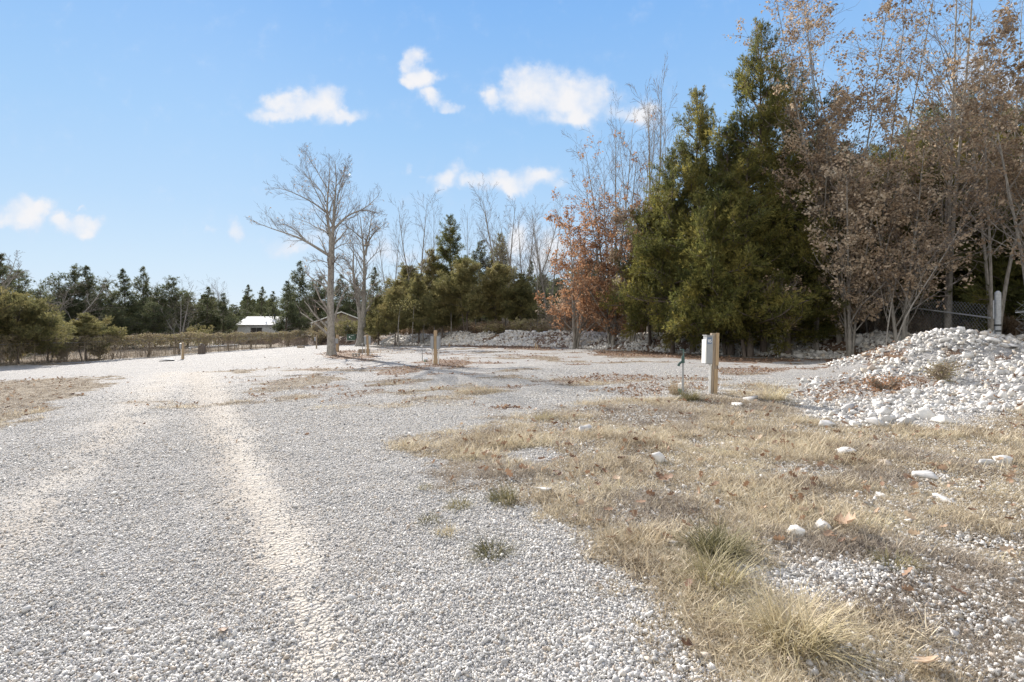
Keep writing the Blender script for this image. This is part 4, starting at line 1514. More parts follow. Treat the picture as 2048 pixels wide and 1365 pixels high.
oak(101, 1222, 36.5, 14.2, 5, .17, 24000, 'tall rust coloured oak left of the tall cedars, leafy below and bare on top', M['oak_orange'], lambda c: np.clip(1.35 - c[:, 2] / 8.6, .05, 1), .16, low=.05, ratio=.26, lean=(-.5, 0), shoots=26)
oak(102, 1150, 38, 9.5, 4, .2, 13000, 'low orange brown oak at the left foot of the rust coloured oak', M['oak_orange'], lambda c: np.clip(1.2 - c[:, 2] / 10, .1, 1), .16, low=.06, ratio=.34)
oak(118, 1262, 35.5, 8.0, 3, .2, 9000, 'dull brown oak squeezed between the rust coloured oak and the cedars', M['oak_leaf'], None, .15, low=.06, ratio=.32)
LZ = lambda c: np.clip((c[:, 2] - 1.2) / 1.5, .05, 1)
oak(103, 1685, 26.5, 18.5, 4, .18, 11500, 'tallest brown oak right of the highest cedar, branches open to the sky', M['oak_leaf'], lambda c: np.clip(.30 + .06 * c[:, 2] - .0025 * c[:, 2] ** 2, .1, .9), .15, bark='bark', r0=.068, low=.22, ratio=.28)
oak(104, 1745, 27.5, 19.0, 3, .16, 11000, 'tall open brown oak over the gap of sky', M['oak_leaf'], lambda c: np.clip(1.1 - c[:, 2] / 22, .1, 1), .15, bark='bark', r0=.068, low=.2, ratio=.26)
oak(105, 1895, 25, 19.5, 2, .05, 6000, 'white barked slender tree rising past the top of the photo', M['oak_leaf'], lambda c: np.clip(1.0 - c[:, 2] / 15, .04, 1), .14, bark='bark_pale', r0=.12, low=.2, ratio=.27, lean=(1.4, 0))
oak(106, 1800, 23.5, 9.0, 3, .2, 4600, 'dense brown oak in front of the dark cedars and fence rail', M['oak_leaf'], LZ, .16, low=.18, ratio=.34)
oak(107, 1700, 25, 8.0, 3, .2, 4800, 'dense brown oak over the left chain link post', M['oak_leaf'], None, .16, low=.15, ratio=.34)
oak(108, 1985, 23, 12.0, 3, .2, 5600, 'pale brown oak with drooping leaves above the big gate post', M['oak_leaf'], lambda c: np.clip(c[:, 2] / 5 - .5, .0, 1), .16, low=.28, ratio=.32)
oak(109, 2075, 21, 11.0, 3, .22, 5000, 'brown oak cut by the right border', M['oak_leaf'], lambda c: np.clip(c[:, 2] / 4 - .5, .0, 1), .16, low=.25, ratio=.34)
oak(110, 1770, 22.5, 6.5, 2, .20, 2200, 'thin leaning oak sapling growing through the diamond mesh', M['oak_leaf'], lambda c: (c[:, 2] > 2.4).astype(float), .14, r0=.045, low=.3, ratio=.42, lean=(2.2, 0), bark='bark_pale')
oak(111, 1632, 27, 11.5, 3, .13, 6500, 'brown oak just right of the highest cedar spire', M['oak_leaf'], lambda c: np.clip(c[:, 2] / 7 - .3, .02, 1), .16, low=.35, ratio=.30)
oak(112, 1880, 28, 14.0, 3, .2, 3200, 'brown oak behind the white barked tree', M['oak_leaf'], lambda c: np.clip(1.3 - c[:, 2] / 14, .1, 1), .16, low=.25, ratio=.3)
oak(113, 2010, 28, 17.5, 3, .16, 6000, 'sparse tall oak near the upper right corner', M['oak_leaf'], lambda c: np.clip(.8 - c[:, 2] / 24, .05, 1), .15, low=.2, ratio=.28, bark='bark_pale')
oak(114, 1560, 26.5, 3.4, 3, .3, 900, 'small brown leafed sapling behind the bank near the numbered post', M['oak_leaf'], None, .14, r0=.02, low=.4, ratio=.5)
oak(115, 1150, 41.5, 2.6, 5, .4, 1800, 'rusty brown bush on the bank under the rust coloured oak', M['oak_orange'], None, .14, r0=.025, low=.1, ratio=.5, group='bushes on the bank')
oak(116, 1250, 36.5, 2.2, 4, .4, 700, 'small bright orange sapling beside the trunks behind the bank', M['oak_orange'], None, .14, r0=.02, low=.2, ratio=.5, group='bushes on the bank')
oak(117, 1115, 43, 2.0, 6, .5, 900, 'brown thorny bush at the end of the pale trailer', M['oak_leaf'], None, .14, r0=.025, low=.1, ratio=.5, group='bushes on the bank')


# ---------------------------------------------------------------- far woods and undergrowth
def soft_tree(seed, n=900, cone=True):
    r = np.random.default_rng(seed)
    t = r.random(n) ** .8
    prof = (1 - t) ** .7 if cone else np.sqrt(np.clip(1 - (2 * t - 1) ** 2, .05, 1))
    a = r.uniform(0, 6.283, n)
    lob = 1 + .3 * np.sin(a * 3 + t * 12 + seed) + .2 * np.sin(a * 5 - t * 23)
    rad = .30 * prof * lob * r.uniform(.3, 1.1, n)
    c = np.stack([rad * np.cos(a), rad * np.sin(a), .04 + t * .96], 1)
    V, T = leaf_quads(r, c, .075, -.3)
    k = len(V)
    tp = tubes(np.array([[(0, 0, -.05), (0, 0, .5), (0, 0, .95)]]), np.array([[.018, .012, .004]]), 5)
    q = tp[1] + k
    T = np.concatenate([T, q[:, [0, 1, 2]], q[:, [0, 2, 3]]])
    return np.concatenate([V, tp[0]]), T


def build_far_woods():
    r = np.random.default_rng(17)
    n = 900
    x = r.uniform(-260, 260, n); y = r.uniform(60, 230, n)
    d, s_ = seg_dist(x, y, TOE); d = d * s_
    u = x / y * F + 1024
    keep = (np.abs(x) < y * 1.05) & (((d > 22) & (u > 740)) | (y > 118)) & ~((u > 440) & (u < 760) & (y < 135))
    keep &= ~((u < 700) & (y < 125))
    x, y = x[keep], y[keep]
    h = r.uniform(5.5, 9.5, len(x)); w = h * r.uniform(.8, 1.25, len(x))
    pts = np.stack([x, y, terrain(x, y)], 1)
    rot = np.zeros((len(x), 3)); rot[:, 2] = r.uniform(0, 6.28, len(x))
    scatter('far_woods', [soft_tree(i, 1100, i % 3 != 2) for i in range(6)], pts, rot, np.stack([w, w, h], 1), M['cedar_dark'], 'far off mass of dark cedars closing the horizon')
    print('far', len(x))


build_far_woods()


def twig_proto(seed, leafy):
    r = np.random.default_rng(seed)
    n = 16
    a = r.uniform(0, 6.28, n); d = unit(np.stack([np.cos(a) * .6, np.sin(a) * .6, r.uniform(.5, 1.6, n)], 1))
    p = np.zeros((n, 3)); pts = [p]
    for j in range(4):
        pts.append(pts[-1] + d * r.uniform(.12, .3, n)[:, None]); d = unit(d + r.normal(0, .28, (n, 3)))
    PP = np.stack(pts, 1)
    Q, QR = sprout(r, PP, np.full((n, 5), .008), 5, .2, 1, .5, 45, 4, up=.05, wig=.2)
    V1, q1 = tubes(PP, np.linspace(.011, .004, 5)[None] * np.ones((n, 1)), 3)
    V2, q2 = tubes(Q, np.full(Q.shape[:2], .004), 3)
    V, q = np.concatenate([V1, V2]), np.concatenate([q1, q2 + len(V1)])
    T = np.concatenate([q[:, [0, 1, 2]], q[:, [0, 2, 3]]])
    if leafy:
        c = Q[r.integers(0, len(Q), leafy), r.integers(1, 4, leafy)]
        v, t = leaf_quads(r, c, .13)
        T = np.concatenate([T, t + len(V)]); V = np.concatenate([V, v])
    return V, T


def build_undergrowth():
    r = np.random.default_rng(19)
    n = 9000
    t = r.random(n)
    seg = TOE[2:9]
    L_ = np.linalg.norm(np.diff(seg, axis=0), axis=1); cum = np.concatenate([[0], np.cumsum(L_)])
    s_ = t * cum[-1]; k = np.clip(np.searchsorted(cum, s_) - 1, 0, len(L_) - 1)
    p = seg[k] + (seg[k + 1] - seg[k]) * ((s_ - cum[k]) / L_[k])[:, None]
    dr = (seg[k + 1] - seg[k]) / L_[k][:, None]
    q = p + np.stack([-dr[:, 1], dr[:, 0]], 1) * (3.4 + r.random(n) ** 1.2 * 21)[:, None]
    keep = (r.random(n) < .12 + .88 * sstep(.38, .6, fbm(q[:, 0] * .4, q[:, 1] * .4, 3, 66))) & (q[:, 1] > 14)
    keep &= r.random(n) < np.where(q[:, 0] > 6, .50, .30)
    q = q[keep]
    sc = r.uniform(.5, 1.5, len(q))
    rot = np.zeros((len(q), 3)); rot[:, 2] = r.uniform(0, 6.28, len(q))
    scatter('undergrowth', [twig_proto(i, 50 if i % 2 else 14) for i in range(6)], np.stack([q[:, 0], q[:, 1], terrain(q[:, 0], q[:, 1])], 1), rot, np.repeat(sc[:, None], 3, 1), M['oak_leaf'], 'tangled brown twigs and dead leaves under the trees')
    print('under', len(q))


build_undergrowth()
#@@H0
# ------------------------------------------------------------------ things
M['wood'] = simple_mat('treated_pine', (.27, .19, .115), (.46, .35, .225), 7, .75, bump=.35, bdist=.004, stretch=(7, 7, .5))
M['wood_old'] = simple_mat('weathered_timber', (.20, .16, .12), (.38, .31, .24), 7, .85, bump=.5, bdist=.008, stretch=(5, 5, .6))
M['galv'] = simple_mat('galvanised_steel', (.27, .28, .29), (.40, .41, .42), 14, .45, .55, bump=.05)
M['greybox'] = simple_mat('grey_enclosure', (.24, .255, .27), (.31, .325, .34), 5, .5, 0, bump=.03, spec=.5)
M['whitepvc'] = simple_mat('white_plastic', (.66, .66, .64), (.78, .78, .76), 9, .45, 0, bump=.03, spec=.5)
M['teal'] = simple_mat('sewer_green', (.05, .24, .19), (.09, .33, .27), 9, .5, 0, bump=.03, spec=.5)
M['hydrant'] = simple_mat('dark_green_iron', (.02, .055, .05), (.05, .10, .09), 18, .55, 0, bump=.2, bdist=.003, spec=.5)
M['cabinet'] = simple_mat('utility_green', (.03, .075, .05), (.06, .12, .08), 6, .5, 0, bump=.05, spec=.5)
M['black'] = simple_mat('black_rubber', (.012, .012, .013), (.03, .03, .03), 10, .5, bump=.05)
M['white_letter'] = simple_mat('white_lettering', (.75, .76, .76), (.82, .83, .83), 10, .6, bump=0)
M['label_plate'] = simple_mat('label_blue_grey', (.12, .16, .24), (.16, .20, .28), 10, .6, bump=0)
M['concrete'] = simple_mat('concrete', (.26, .25, .23), (.42, .41, .38), 9, .9, bump=.4, bdist=.01)
M['siding'] = simple_mat('white_metal_wall', (.44, .46, .48), (.60, .62, .64), 2.5, .6, 0, bump=.05, spec=.4)
M['roofwhite'] = simple_mat('white_metal_roof', (.46, .47, .48), (.56, .57, .58), 2, .75, 0, bump=.03, spec=.15)
M['barnwall'] = simple_mat('weathered_tan_wall', (.26, .215, .165), (.40, .34, .27), 1.5, .85, bump=.3, bdist=.02)
M['vinewood'] = simple_mat('vine_stem', (.18, .145, .11), (.40, .34, .27), 6, .9, bump=0)
M['dark'] = simple_mat('dark_opening', (.03, .03, .03), (.06, .055, .05), 3, .8, bump=0)
M['tarp'] = simple_mat('faded_silver_tarp', (.26, .29, .36), (.46, .49, .56), 2.4, .55, .1, bump=.6, bdist=.05, spec=.4)


def text_obj(name, body, size, mat, parent, loc, rot, depth=.0015):
    c = bpy.data.curves.new(name, 'FONT'); c.body = body; c.size = size; c.extrude = depth; c.align_x = 'CENTER'; c.align_y = 'CENTER'
    o = bpy.data.objects.new(name, c)
    dg = bpy.context.evaluated_depsgraph_get()
    COL.objects.link(o)
    dg.update()
    me = bpy.data.meshes.new_from_object(o.evaluated_get(dg))
    bpy.data.objects.remove(o)
    m = link(name, me, mat, parent, loc)
    me.materials.clear(); me.materials.append(mat)
    m.rotation_euler = rot
    return m


def post_mesh(h, w, d, seed=0):
    b = MB()
    b.box((0, 0, h / 2 - .15), (w, d, h + .3), bev=.008)
    return b


def pedestal(x, y, rz, label, h=1.33, w=.12, boxes=((0, 1),), number=None, lean=(0, 0), wood='wood', group='wooden utility posts with electric boxes', pipe=True, boxh=.38):
    """post with grey boxes on given sides; side +1 = local +x, -1 = local -x, 0 = front (-y)"""
    o = empty('utility_post', (x, y, tz(x, y)), rz, label, 'utility post', group)
    o.rotation_euler = (lean[0], lean[1], rz)
    post_mesh(h, w, w).build('post', M[wood], o)
    for side, zc in boxes:
        bw, bd = .20, .12
        c = MB()
        if side == 0:
            cx, cyy = 0, -(w / 2 + bd / 2)
        else:
            cx, cyy = side * (w / 2 + bd / 2 + .002), 0
            bw, bd = .12, .21
        c.box((cx, cyy, zc), (bw, bd, boxh), bev=.008)
        bx = c.build('electric_box', M['greybox'], o)
        lid = MB()
        if side == 0:
            lid.box((0, cyy - bd / 2 - .009, zc + .01), (bw + .012, .014, boxh * .9), bev=.004)
            hood = MB().box((0, cyy - .01, zc + boxh / 2 + .007), (bw + .03, bd + .05, .012), bev=.003)
        else:
            lid.box((cx + side * (bw / 2 + .009), 0, zc + .01), (.014, bd + .012, boxh * .9), bev=.004)
            hood = MB().box((cx + side * .01, 0, zc + boxh / 2 + .007), (bw + .05, bd + .03, .012), bev=.003)
        lid.build('lid', M['greybox'], bx)
        hood.build('rain_hood', M['greybox'], bx)
        if pipe:
            z1 = zc - boxh / 2
            MB().tube((cx, cyy, -.1), (cx, cyy, z1), .022, n=10).tube((cx, cyy, z1 - .05), (cx, cyy, z1), .03, n=10).build('conduit', M['whitepvc'], bx, smooth=False)
    return o


# numbered post: box turned towards the camera's left, its side face shows the number
x, y = P(1426, 788)
o = empty('utility_post', (x, y, tz(x, y)), R(8), 'split wooden post with a grey box numbered 115, nearest of the posts', 'utility post', 'wooden utility posts with electric boxes')
o.rotation_euler = (0, R(1.5), R(8))
MB().box((0, 0, .52), (.155, .10, 1.64), bev=.006).build('post', M['wood_old'], o)
MB().box((.045, -.058, .99), (.075, .014, .72), bev=.003).box((.030, -.058, .22), (.085, .014, .66), bev=.003).build('batten', M['wood'], o)
MB().box((.066, -.0505, .61), (.024, .012, .1), bev=.002).build('knot', M['bark_dark'], o)
bx = MB().box((-.152, -.01, .97), (.145, .18, .62), bev=.012).build('electric_box', M['greybox'], o)
MB().box((-.238, -.01, .93), (.024, .185, .52), bev=.006).build('door', M['whitepvc'], bx)
MB().box((-.155, -.012, 1.288), (.17, .20, .014), bev=.003).build('rain_hood', M['greybox'], bx)
MB().tube((-.095, -.03, -.1), (-.095, -.03, .67), .024, n=14).tube((-.095, -.03, .62), (-.095, -.03, .68), .033, n=14).build('conduit', M['whitepvc'], bx)
MB().box((-.165, -.1015, 1.175), (.105, .003, .15)).build('label_plate', M['label_plate'], bx)
for i_, (ch, dx) in enumerate((('1', -.028), ('1', -.006), ('5', .022))):
    text_obj('digit', ch, .095, M['white_letter'], bx, (-.165 + dx, -.1045, 1.165), (R(90), 0, 0))

# posts farther out
def post_at(u, v, hpx, *a, **k):
    x, y = P(u, v)
    h = hpx / F * y
    return pedestal(x, y, *a, h=h, **k), x, y, h


o, x, y, h = post_at(871, 729, 68, R(-4), 'straight wooden post with a grey box on each side above a leaf heap', boxes=((-1, .93), (1, .93)), w=.13, boxh=.54)
o, x, y, h = post_at(736, 711, 41, R(10), 'shorter leaning wooden post with grey boxes beside the concrete blocks', boxes=((-1, .95), (1, .95)), boxh=.5, lean=(0, R(-2)), w=.14)
o, x, y, h = post_at(675, 704, 34, R(0), 'wooden post with a small grey box close to the trunk of the big bare tree', boxes=((0, .85),), w=.2, pipe=False)
o, x, y, h = post_at(633, 698, 27, R(5), 'short wooden post left of the big bare tree, far across the gravel', boxes=((-1, .95),), w=.12, wood='wood_old', pipe=False)
o, x, y, h = post_at(366, 719, 34, R(0), 'wooden post with a white box before the vine covered fence', boxes=((-1, .95),), w=.13)


def hydrant(x, y, h, label, rz=0, head=True, rise=None, pipe_mat='galv'):
    o = empty('yard_hydrant', (x, y, tz(x, y)), rz, label, 'water hydrant', 'standing water hydrants')
    MB().tube((0, 0, -.1), (0, 0, h - .16 if head else h - .02), .021, n=14).build('pipe', M[pipe_mat], o, smooth=False)
    if head:
        b = MB()
        b.tube((0, 0, h - .18), (0, 0, h - .03), .036, .03, n=14)
        b.tube((0, 0, h - .13), (-.085, 0, h - .20), .024, .026, n=12)
        b.tube((-.085, 0, h - .20), (-.095, 0, h - .245), .028, n=12)
        b.build('head', M['hydrant'], o)
        b = MB().box((.012, 0, h + .03), (.024, .032, .15), bev=.006).box((-.02, 0, h + .098), (.085, .03, .022), bev=.005)
        b.build('handle', M['hydrant'], o)
    else:
        MB().tube((0, 0, h - .05), (0, 0, h), .035, n=12).tube((0, 0, h - .03), (-.07, 0, h - .03), .015, n=8).build('head', M['whitepvc'], o)
    return o


x, y = P(1366, 798)
hydrant(x, y, .92, 'galvanised standpipe with a dark green iron head left of the numbered post', 0)
x, y = P(845, 722)
o = hydrant(x, y, .74, 'thin pale standpipe left of the post with two boxes', 0, False)
o.rotation_euler = (0, R(-2.5), 0)
x, y = P(725, 711)
hydrant(x, y, .75, 'thin white standpipe left of the shorter leaning post', 0, False)


def sewer(x, y, h, label, tilt=0, r=.055, white=.1):
    o = empty('sewer_riser', (x, y, tz(x, y)), 0, label, 'sewer pipe', 'green sewer risers')
    o.rotation_euler = (tilt, tilt * .6, 0)
    MB().tube((0, 0, -.1), (0, 0, h), r, n=20).build('pipe', M['teal'], o)
    b = MB().tube((0, 0, h), (0, 0, h + white), r * 1.12, n=20).tube((0, 0, h + white), (0, 0, h + white + .012), r * 1.18, n=20)
    b.box((0, 0, h + white + .02), (.04, .04, .02), bev=.003)
    b.build('cap', M['whitepvc'], o)


x, y = P(1369, 792)
sewer(x - .03, y + .16, .13, 'green sewer riser with a white cap behind the near water hydrant', 0)
x, y = P(851, 724)
sewer(x, y, .10, 'tilted green sewer riser with a white cap at the post with two boxes', R(20), .075, .06)


def block(u, v, size, label, mat, name='concrete_block', cat='block', rz=0, holes=False, group=None):
    x, y = P(u, v)
    o = empty(name, (x, y, tz(x, y)), rz, label, cat, group)
    b = MB()
    sx, sy, sz = size
    if holes:
        t_ = .035
        for yy in (-sy / 2 + t_ / 2, sy / 2 - t_ / 2):
            b.box((0, yy, sz / 2), (sx, t_, sz))
        for xx in (-sx / 2 + t_ / 2, 0, sx / 2 - t_ / 2):
            b.box((xx, 0, sz / 2), (t_, sy - 2 * t_ - .002, sz - .002))
        b.build('block', M[mat], o)
        o.rotation_euler = (R(90), 0, rz)
        o.location.z += .1
    else:
        b.box((0, 0, sz / 2 - .01), (sx, sy, sz), bev=.015).build('body', M[mat], o)
    return o


block(713, 713, (.42, .2, .2), 'hollow concrete block on the gravel left of the shorter leaning post', 'concrete', holes=True)
block(728, 706, (.75, .3, .28), 'dark squared timber lying behind the shorter leaning post', 'wood_old', 'timber_block', 'timber', R(6))
block(602, 696, (.75, .35, .2), 'tan timber block on the gravel left of the big bare tree', 'wood_old', 'timber_block', 'timber', R(-8))
block(746, 676, (1.6, .3, .3), 'fallen log by the foot of the forked bare tree', 'wood_old', 'fallen_log', 'log', R(-15))
for (u, v, h, lab) in [(899, 694, .30, 'tiny wooden stake on the gravel right of the post with two boxes'), (1071, 699, .42, 'thin pale stake before the bank, left of a pair'), (1075, 701, .36, 'thin pale stake before the bank, right of a pair')]:
    x, y = P(u, v)
    o = empty('marker_stake', (x, y, tz(x, y)), 0, lab, 'stake', 'small stakes in the gravel')
    MB().box((0, 0, h / 2 - .03), (.07, .04, h), bev=.004).tube((0, 0, h - .04), (0, 0, h + .02), .025, .006, n=6).build('stake', M['wood'], o)

# single rocks
def rock_thing(u, v, w, label, seed, flat=.7, mat='rock', sink=.55):
    x, y = P(u, v)
    vt, f = hull_rock(seed, 12, flat)
    bm = bmesh.new()
    vs_ = [bm.verts.new(q) for q in vt]
    for q in f:
        bm.faces.new([vs_[k] for k in q])
    bmesh.ops.bevel(bm, geom=bm.edges[:], offset=.02, segments=1, affect='EDGES')
    bmesh.ops.triangulate(bm, faces=bm.faces[:])
    bmesh.ops.subdivide_edges(bm, edges=bm.edges[:], cuts=1, use_grid_fill=True, fractal=.0)
    for q in bm.verts:
        q.co *= 1 + .05 * mnoise.noise(q.co * 2.5 + Vector((seed, 0, 0))) + .03 * mnoise.noise(q.co * 7)
    bmesh.ops.triangulate(bm, faces=bm.faces[:])
    bm.verts.index_update()
    vt = np.array([x.co[:] for x in bm.verts]); f = np.array([[w.index for w in q.verts] for q in bm.faces]); bm.free()
    s = w / F * y / 2.1
    o = link('rock', mesh_np('rock', vt * s, f), M[mat], loc=(x, y, tz(x, y) + s * flat * (1 - sink) * .8))
    o.rotation_euler.z = seed * .7
    tag(o, label, 'rock', 'single limestone rocks lying apart')


for a in [
    (1632, 1058, 56, 'bright white limestone rock in the dead grass, largest single one', 600, .9),
    (1592, 1072, 44, 'grey shaded rock leaning left of the white rock', 601, .75),
    (1312, 926, 44, 'dark grey pointed rock in the middle of the dead grass', 602, .9),
    (1172, 864, 52, 'flat pale rock at the upper left part of the dead grass', 603, .5),
    (1088, 982, 40, 'pitted white rock near the left edge of the dead grass', 604, .8),
    (1345, 1092, 30, 'small round white rock beside the bleached tuft', 605, .8),
    (1012, 878, 18, 'small grey rock near the upper tip of the grass', 606, .8),
    (1690, 908, 64, 'low wide white rock half sunk in the grass below the rock spread', 607, .4),
    (1770, 930, 44, 'flat white rock sunk in the grass right of the wide low one', 608, .4),
    (1850, 955, 70, 'long flat bleached rock sunk in the middle of the grass', 609, .35),
    (1975, 930, 34, 'small rounded rock left of the one at the right border', 610, .7),
    (2005, 928, 44, 'rounded white rock in the grass near the right border', 611, .7),
    (1760, 993, 40, 'narrow white rock just showing through the grass', 612, .4),
    (1885, 1000, 60, 'broad chalky rock patch low in the grass', 613, .3),
    (1440, 1020, 26, 'small chalky rock above the bushy tuft', 614, .6),
    (1810, 852, 58, 'long slanting grey white slab at the front of the rock spread', 620, .5),
    (1752, 852, 54, 'large flat white rock at the left front of the rock spread', 621, .5),
    (1885, 846, 46, 'dark grey large rock at the front right of the rock spread', 622, .7),
    (1850, 838, 40, 'upright chunky white rock at the front of the rock spread', 623, .9),
    (1650, 852, 40, 'white rock on the grass left of the rock spread', 624, .6),
    (1500, 800, 40, 'grey shadowed rock right of the numbered post', 625, .6),
    (1475, 812, 34, 'low grey rock directly below the numbered post', 626, .5),
    (1780, 668, 30, 'squared pale rock on top of the bank by the fence', 627, .8),
    (1600, 716, 26, 'pale rock at the foot of the bank right of the numbered post', 628, .7),
    (1635, 712, 34, 'flat pale rock at the foot of the leafy hollow', 629, .6),
    (2020, 694, 44, 'long pale slab on the slope right of the big gate post', 630, .3),
    (1985, 684, 34, 'large pale rock at the foot of the big gate post', 631, .6),
    (333, 723, 34, 'flat bluish stone on the gravel beside the white box post', 632, .3),
    (1530, 1330, 30, 'small lilac grey rock at the bottom of the grass', 633, .7),
]:
    rock_thing(*a)

# big leaves in the foreground
for (u, v, s, lab, seed) in [(1855, 1350, .13, 'large pale curled leaf at the bottom edge of the photo', 700), (1690, 1062, .16, 'big rust brown curled leaf touching the white rock', 701), (1330, 968, .12, 'orange brown leaf in the middle of the dead grass', 702)]:
    x, y = P(u, v)
    vt, t_ = leaf_proto(seed)
    o = link('oak_leaf', mesh_np('oak_leaf', vt * s * 1.3, t_), M['leaf_litter'], loc=(x, y, tz(x, y) + .05))
    o.rotation_euler = (.3, .3, seed)
    tag(o, lab, 'leaf')


# ---------------------------------------------------------------- chain link fences
def chain_mesh(pts, h, z0, pitch, r):
    """diamond wire mesh along a polyline of (x, y, ground z)"""
    pts = np.array(pts, float)
    seg = np.hypot(*np.diff(pts[:, :2], axis=0).T); cum = np.concatenate([[0], np.cumsum(seg)])
    Lh = cum[-1]
    PP, RR = [], []
    for sg in (1, -1):
        for s0 in np.arange(-h, Lh + h, pitch):
            a, b = s0, s0 + sg * h
            ts = np.linspace(0, 1, 7)
            ss = a + (b - a) * ts
            ok = (ss >= 0) & (ss <= Lh)
            if ok.sum() < 2:
                continue
            ss = np.clip(ss, 0, Lh)
            zz = z0 + h * np.where(ok, ts, np.clip(ts, ts[ok].min(), ts[ok].max()))
            X = np.interp(ss, cum, pts[:, 0]); Y = np.interp(ss, cum, pts[:, 1]); Z = np.interp(ss, cum, pts[:, 2]) + zz
            PP.append(np.stack([X, Y, Z], 1)); RR.append(np.full(7, r))
    V, q = tubes(np.stack(PP), np.stack(RR), 3)
    return mesh_np('wire_mesh', V, None, q)


fpts = [(15.3, 36.0), (17.55, 29.0), (17.45, 24.5), (17.4, 20.0)]
fence = empty('chain_link_fence', (17.4, 20, tz(17.4, 20)), 0, 'galvanised chain link fence with a top rail along the wood behind the bank', 'fence')
inv = Vector((-17.4, -20, -tz(17.4, 20)))


def fl(x, y, z=0.):
    return tuple(Vector((x, y, tz(x, y) + z)) + inv)


link('wire_mesh', chain_mesh([fl(*p) for p in fpts], 2.0, .03, .16, .0042), M['galv'], fence)
for (px_, py_) in fpts[:3]:
    p = fl(px_, py_)
    MB().tube((p[0], p[1], p[2] - .2), (p[0], p[1], p[2] + 1.62), .038, n=12).ball((p[0], p[1], p[2] + 1.63), .042).build('line_post', M['galv'], fence)
b = MB()
ps = [fl(*p, 1.55) for p in fpts]
for a_, c_ in zip(ps[:-1], ps[1:]):
    b.tube(a_, c_, .028, n=10)
b.build('rail', M['galv'], fence)
p = fl(17.4, 19.7)
gp = empty('gate_post', (17.4, 19.7, tz(17.4, 19.7)), 0, 'thick white painted steel gate post at the right end of the fence', 'post')
MB().tube((0, 0, -.3), (0, 0, 2.36), .095, n=24).tube((0, 0, 2.36), (0, 0, 2.44), .1, .04, n=24).build('pipe', M['galv'], gp, smooth=False)
b = MB()
for z0, z1 in ((.15, 1.0), (1.45, 2.1)):
    b.tube((-.17, -.02, z0), (-.17, -.02, z1), .02, n=8).tube((-.17, -.02, z0 if z0 > 1 else z1), (-.08, 0, z0 if z0 > 1 else z1), .018, n=8)
b.build('hinge_bar', M['galv'], gp)
b = MB().tube((0, 0, 1.18), (0, 0, 1.24), .101, n=24).tube((0, 0, .98), (0, 0, 1.03), .101, n=24)
b.build('strap', M['black'], gp)
# gate leaf and hose beyond the post
g2 = [(17.75, 19.4), (19.2, 18.2), (21.5, 16.6)]
gt = empty('gate_leaf', (17.75, 19.4, tz(17.75, 19.4)), 0, 'open mesh gate right of the thick gate post', 'gate')
iv2 = Vector((-17.75, -19.4, -tz(17.75, 19.4)))
lp = [tuple(Vector((a_, b_, tz(a_, b_))) + iv2) for a_, b_ in g2]
link('wire_mesh', chain_mesh(lp, 1.9, .08, .16, .0042), M['galv'], gt)
b = MB()
for a_, c_ in zip(lp[:-1], lp[1:]):
    b.tube((a_[0], a_[1], a_[2] + 1.6), (c_[0], c_[1], c_[2] + 1.6), .022, n=8)
b.build('rail', M['galv'], gt)
ph = np.linspace(-2.0, 1.4, 24)
hose = np.stack([.95 + .55 * np.cos(ph), -.2 + 0 * ph, 1.05 + .55 * np.sin(ph)], 1)[None]
ho = link('hose', tubes(hose, np.full((1, 24), .022), 8) and mesh_np('hose', *(lambda v, q: (v, None, q))(*tubes(hose, np.full((1, 24), .022), 8))), M['black'], loc=(17.4, 19.6, tz(17.4, 19.6)))
tag(ho, 'black hose looped over the gate right of the gate post', 'hose')


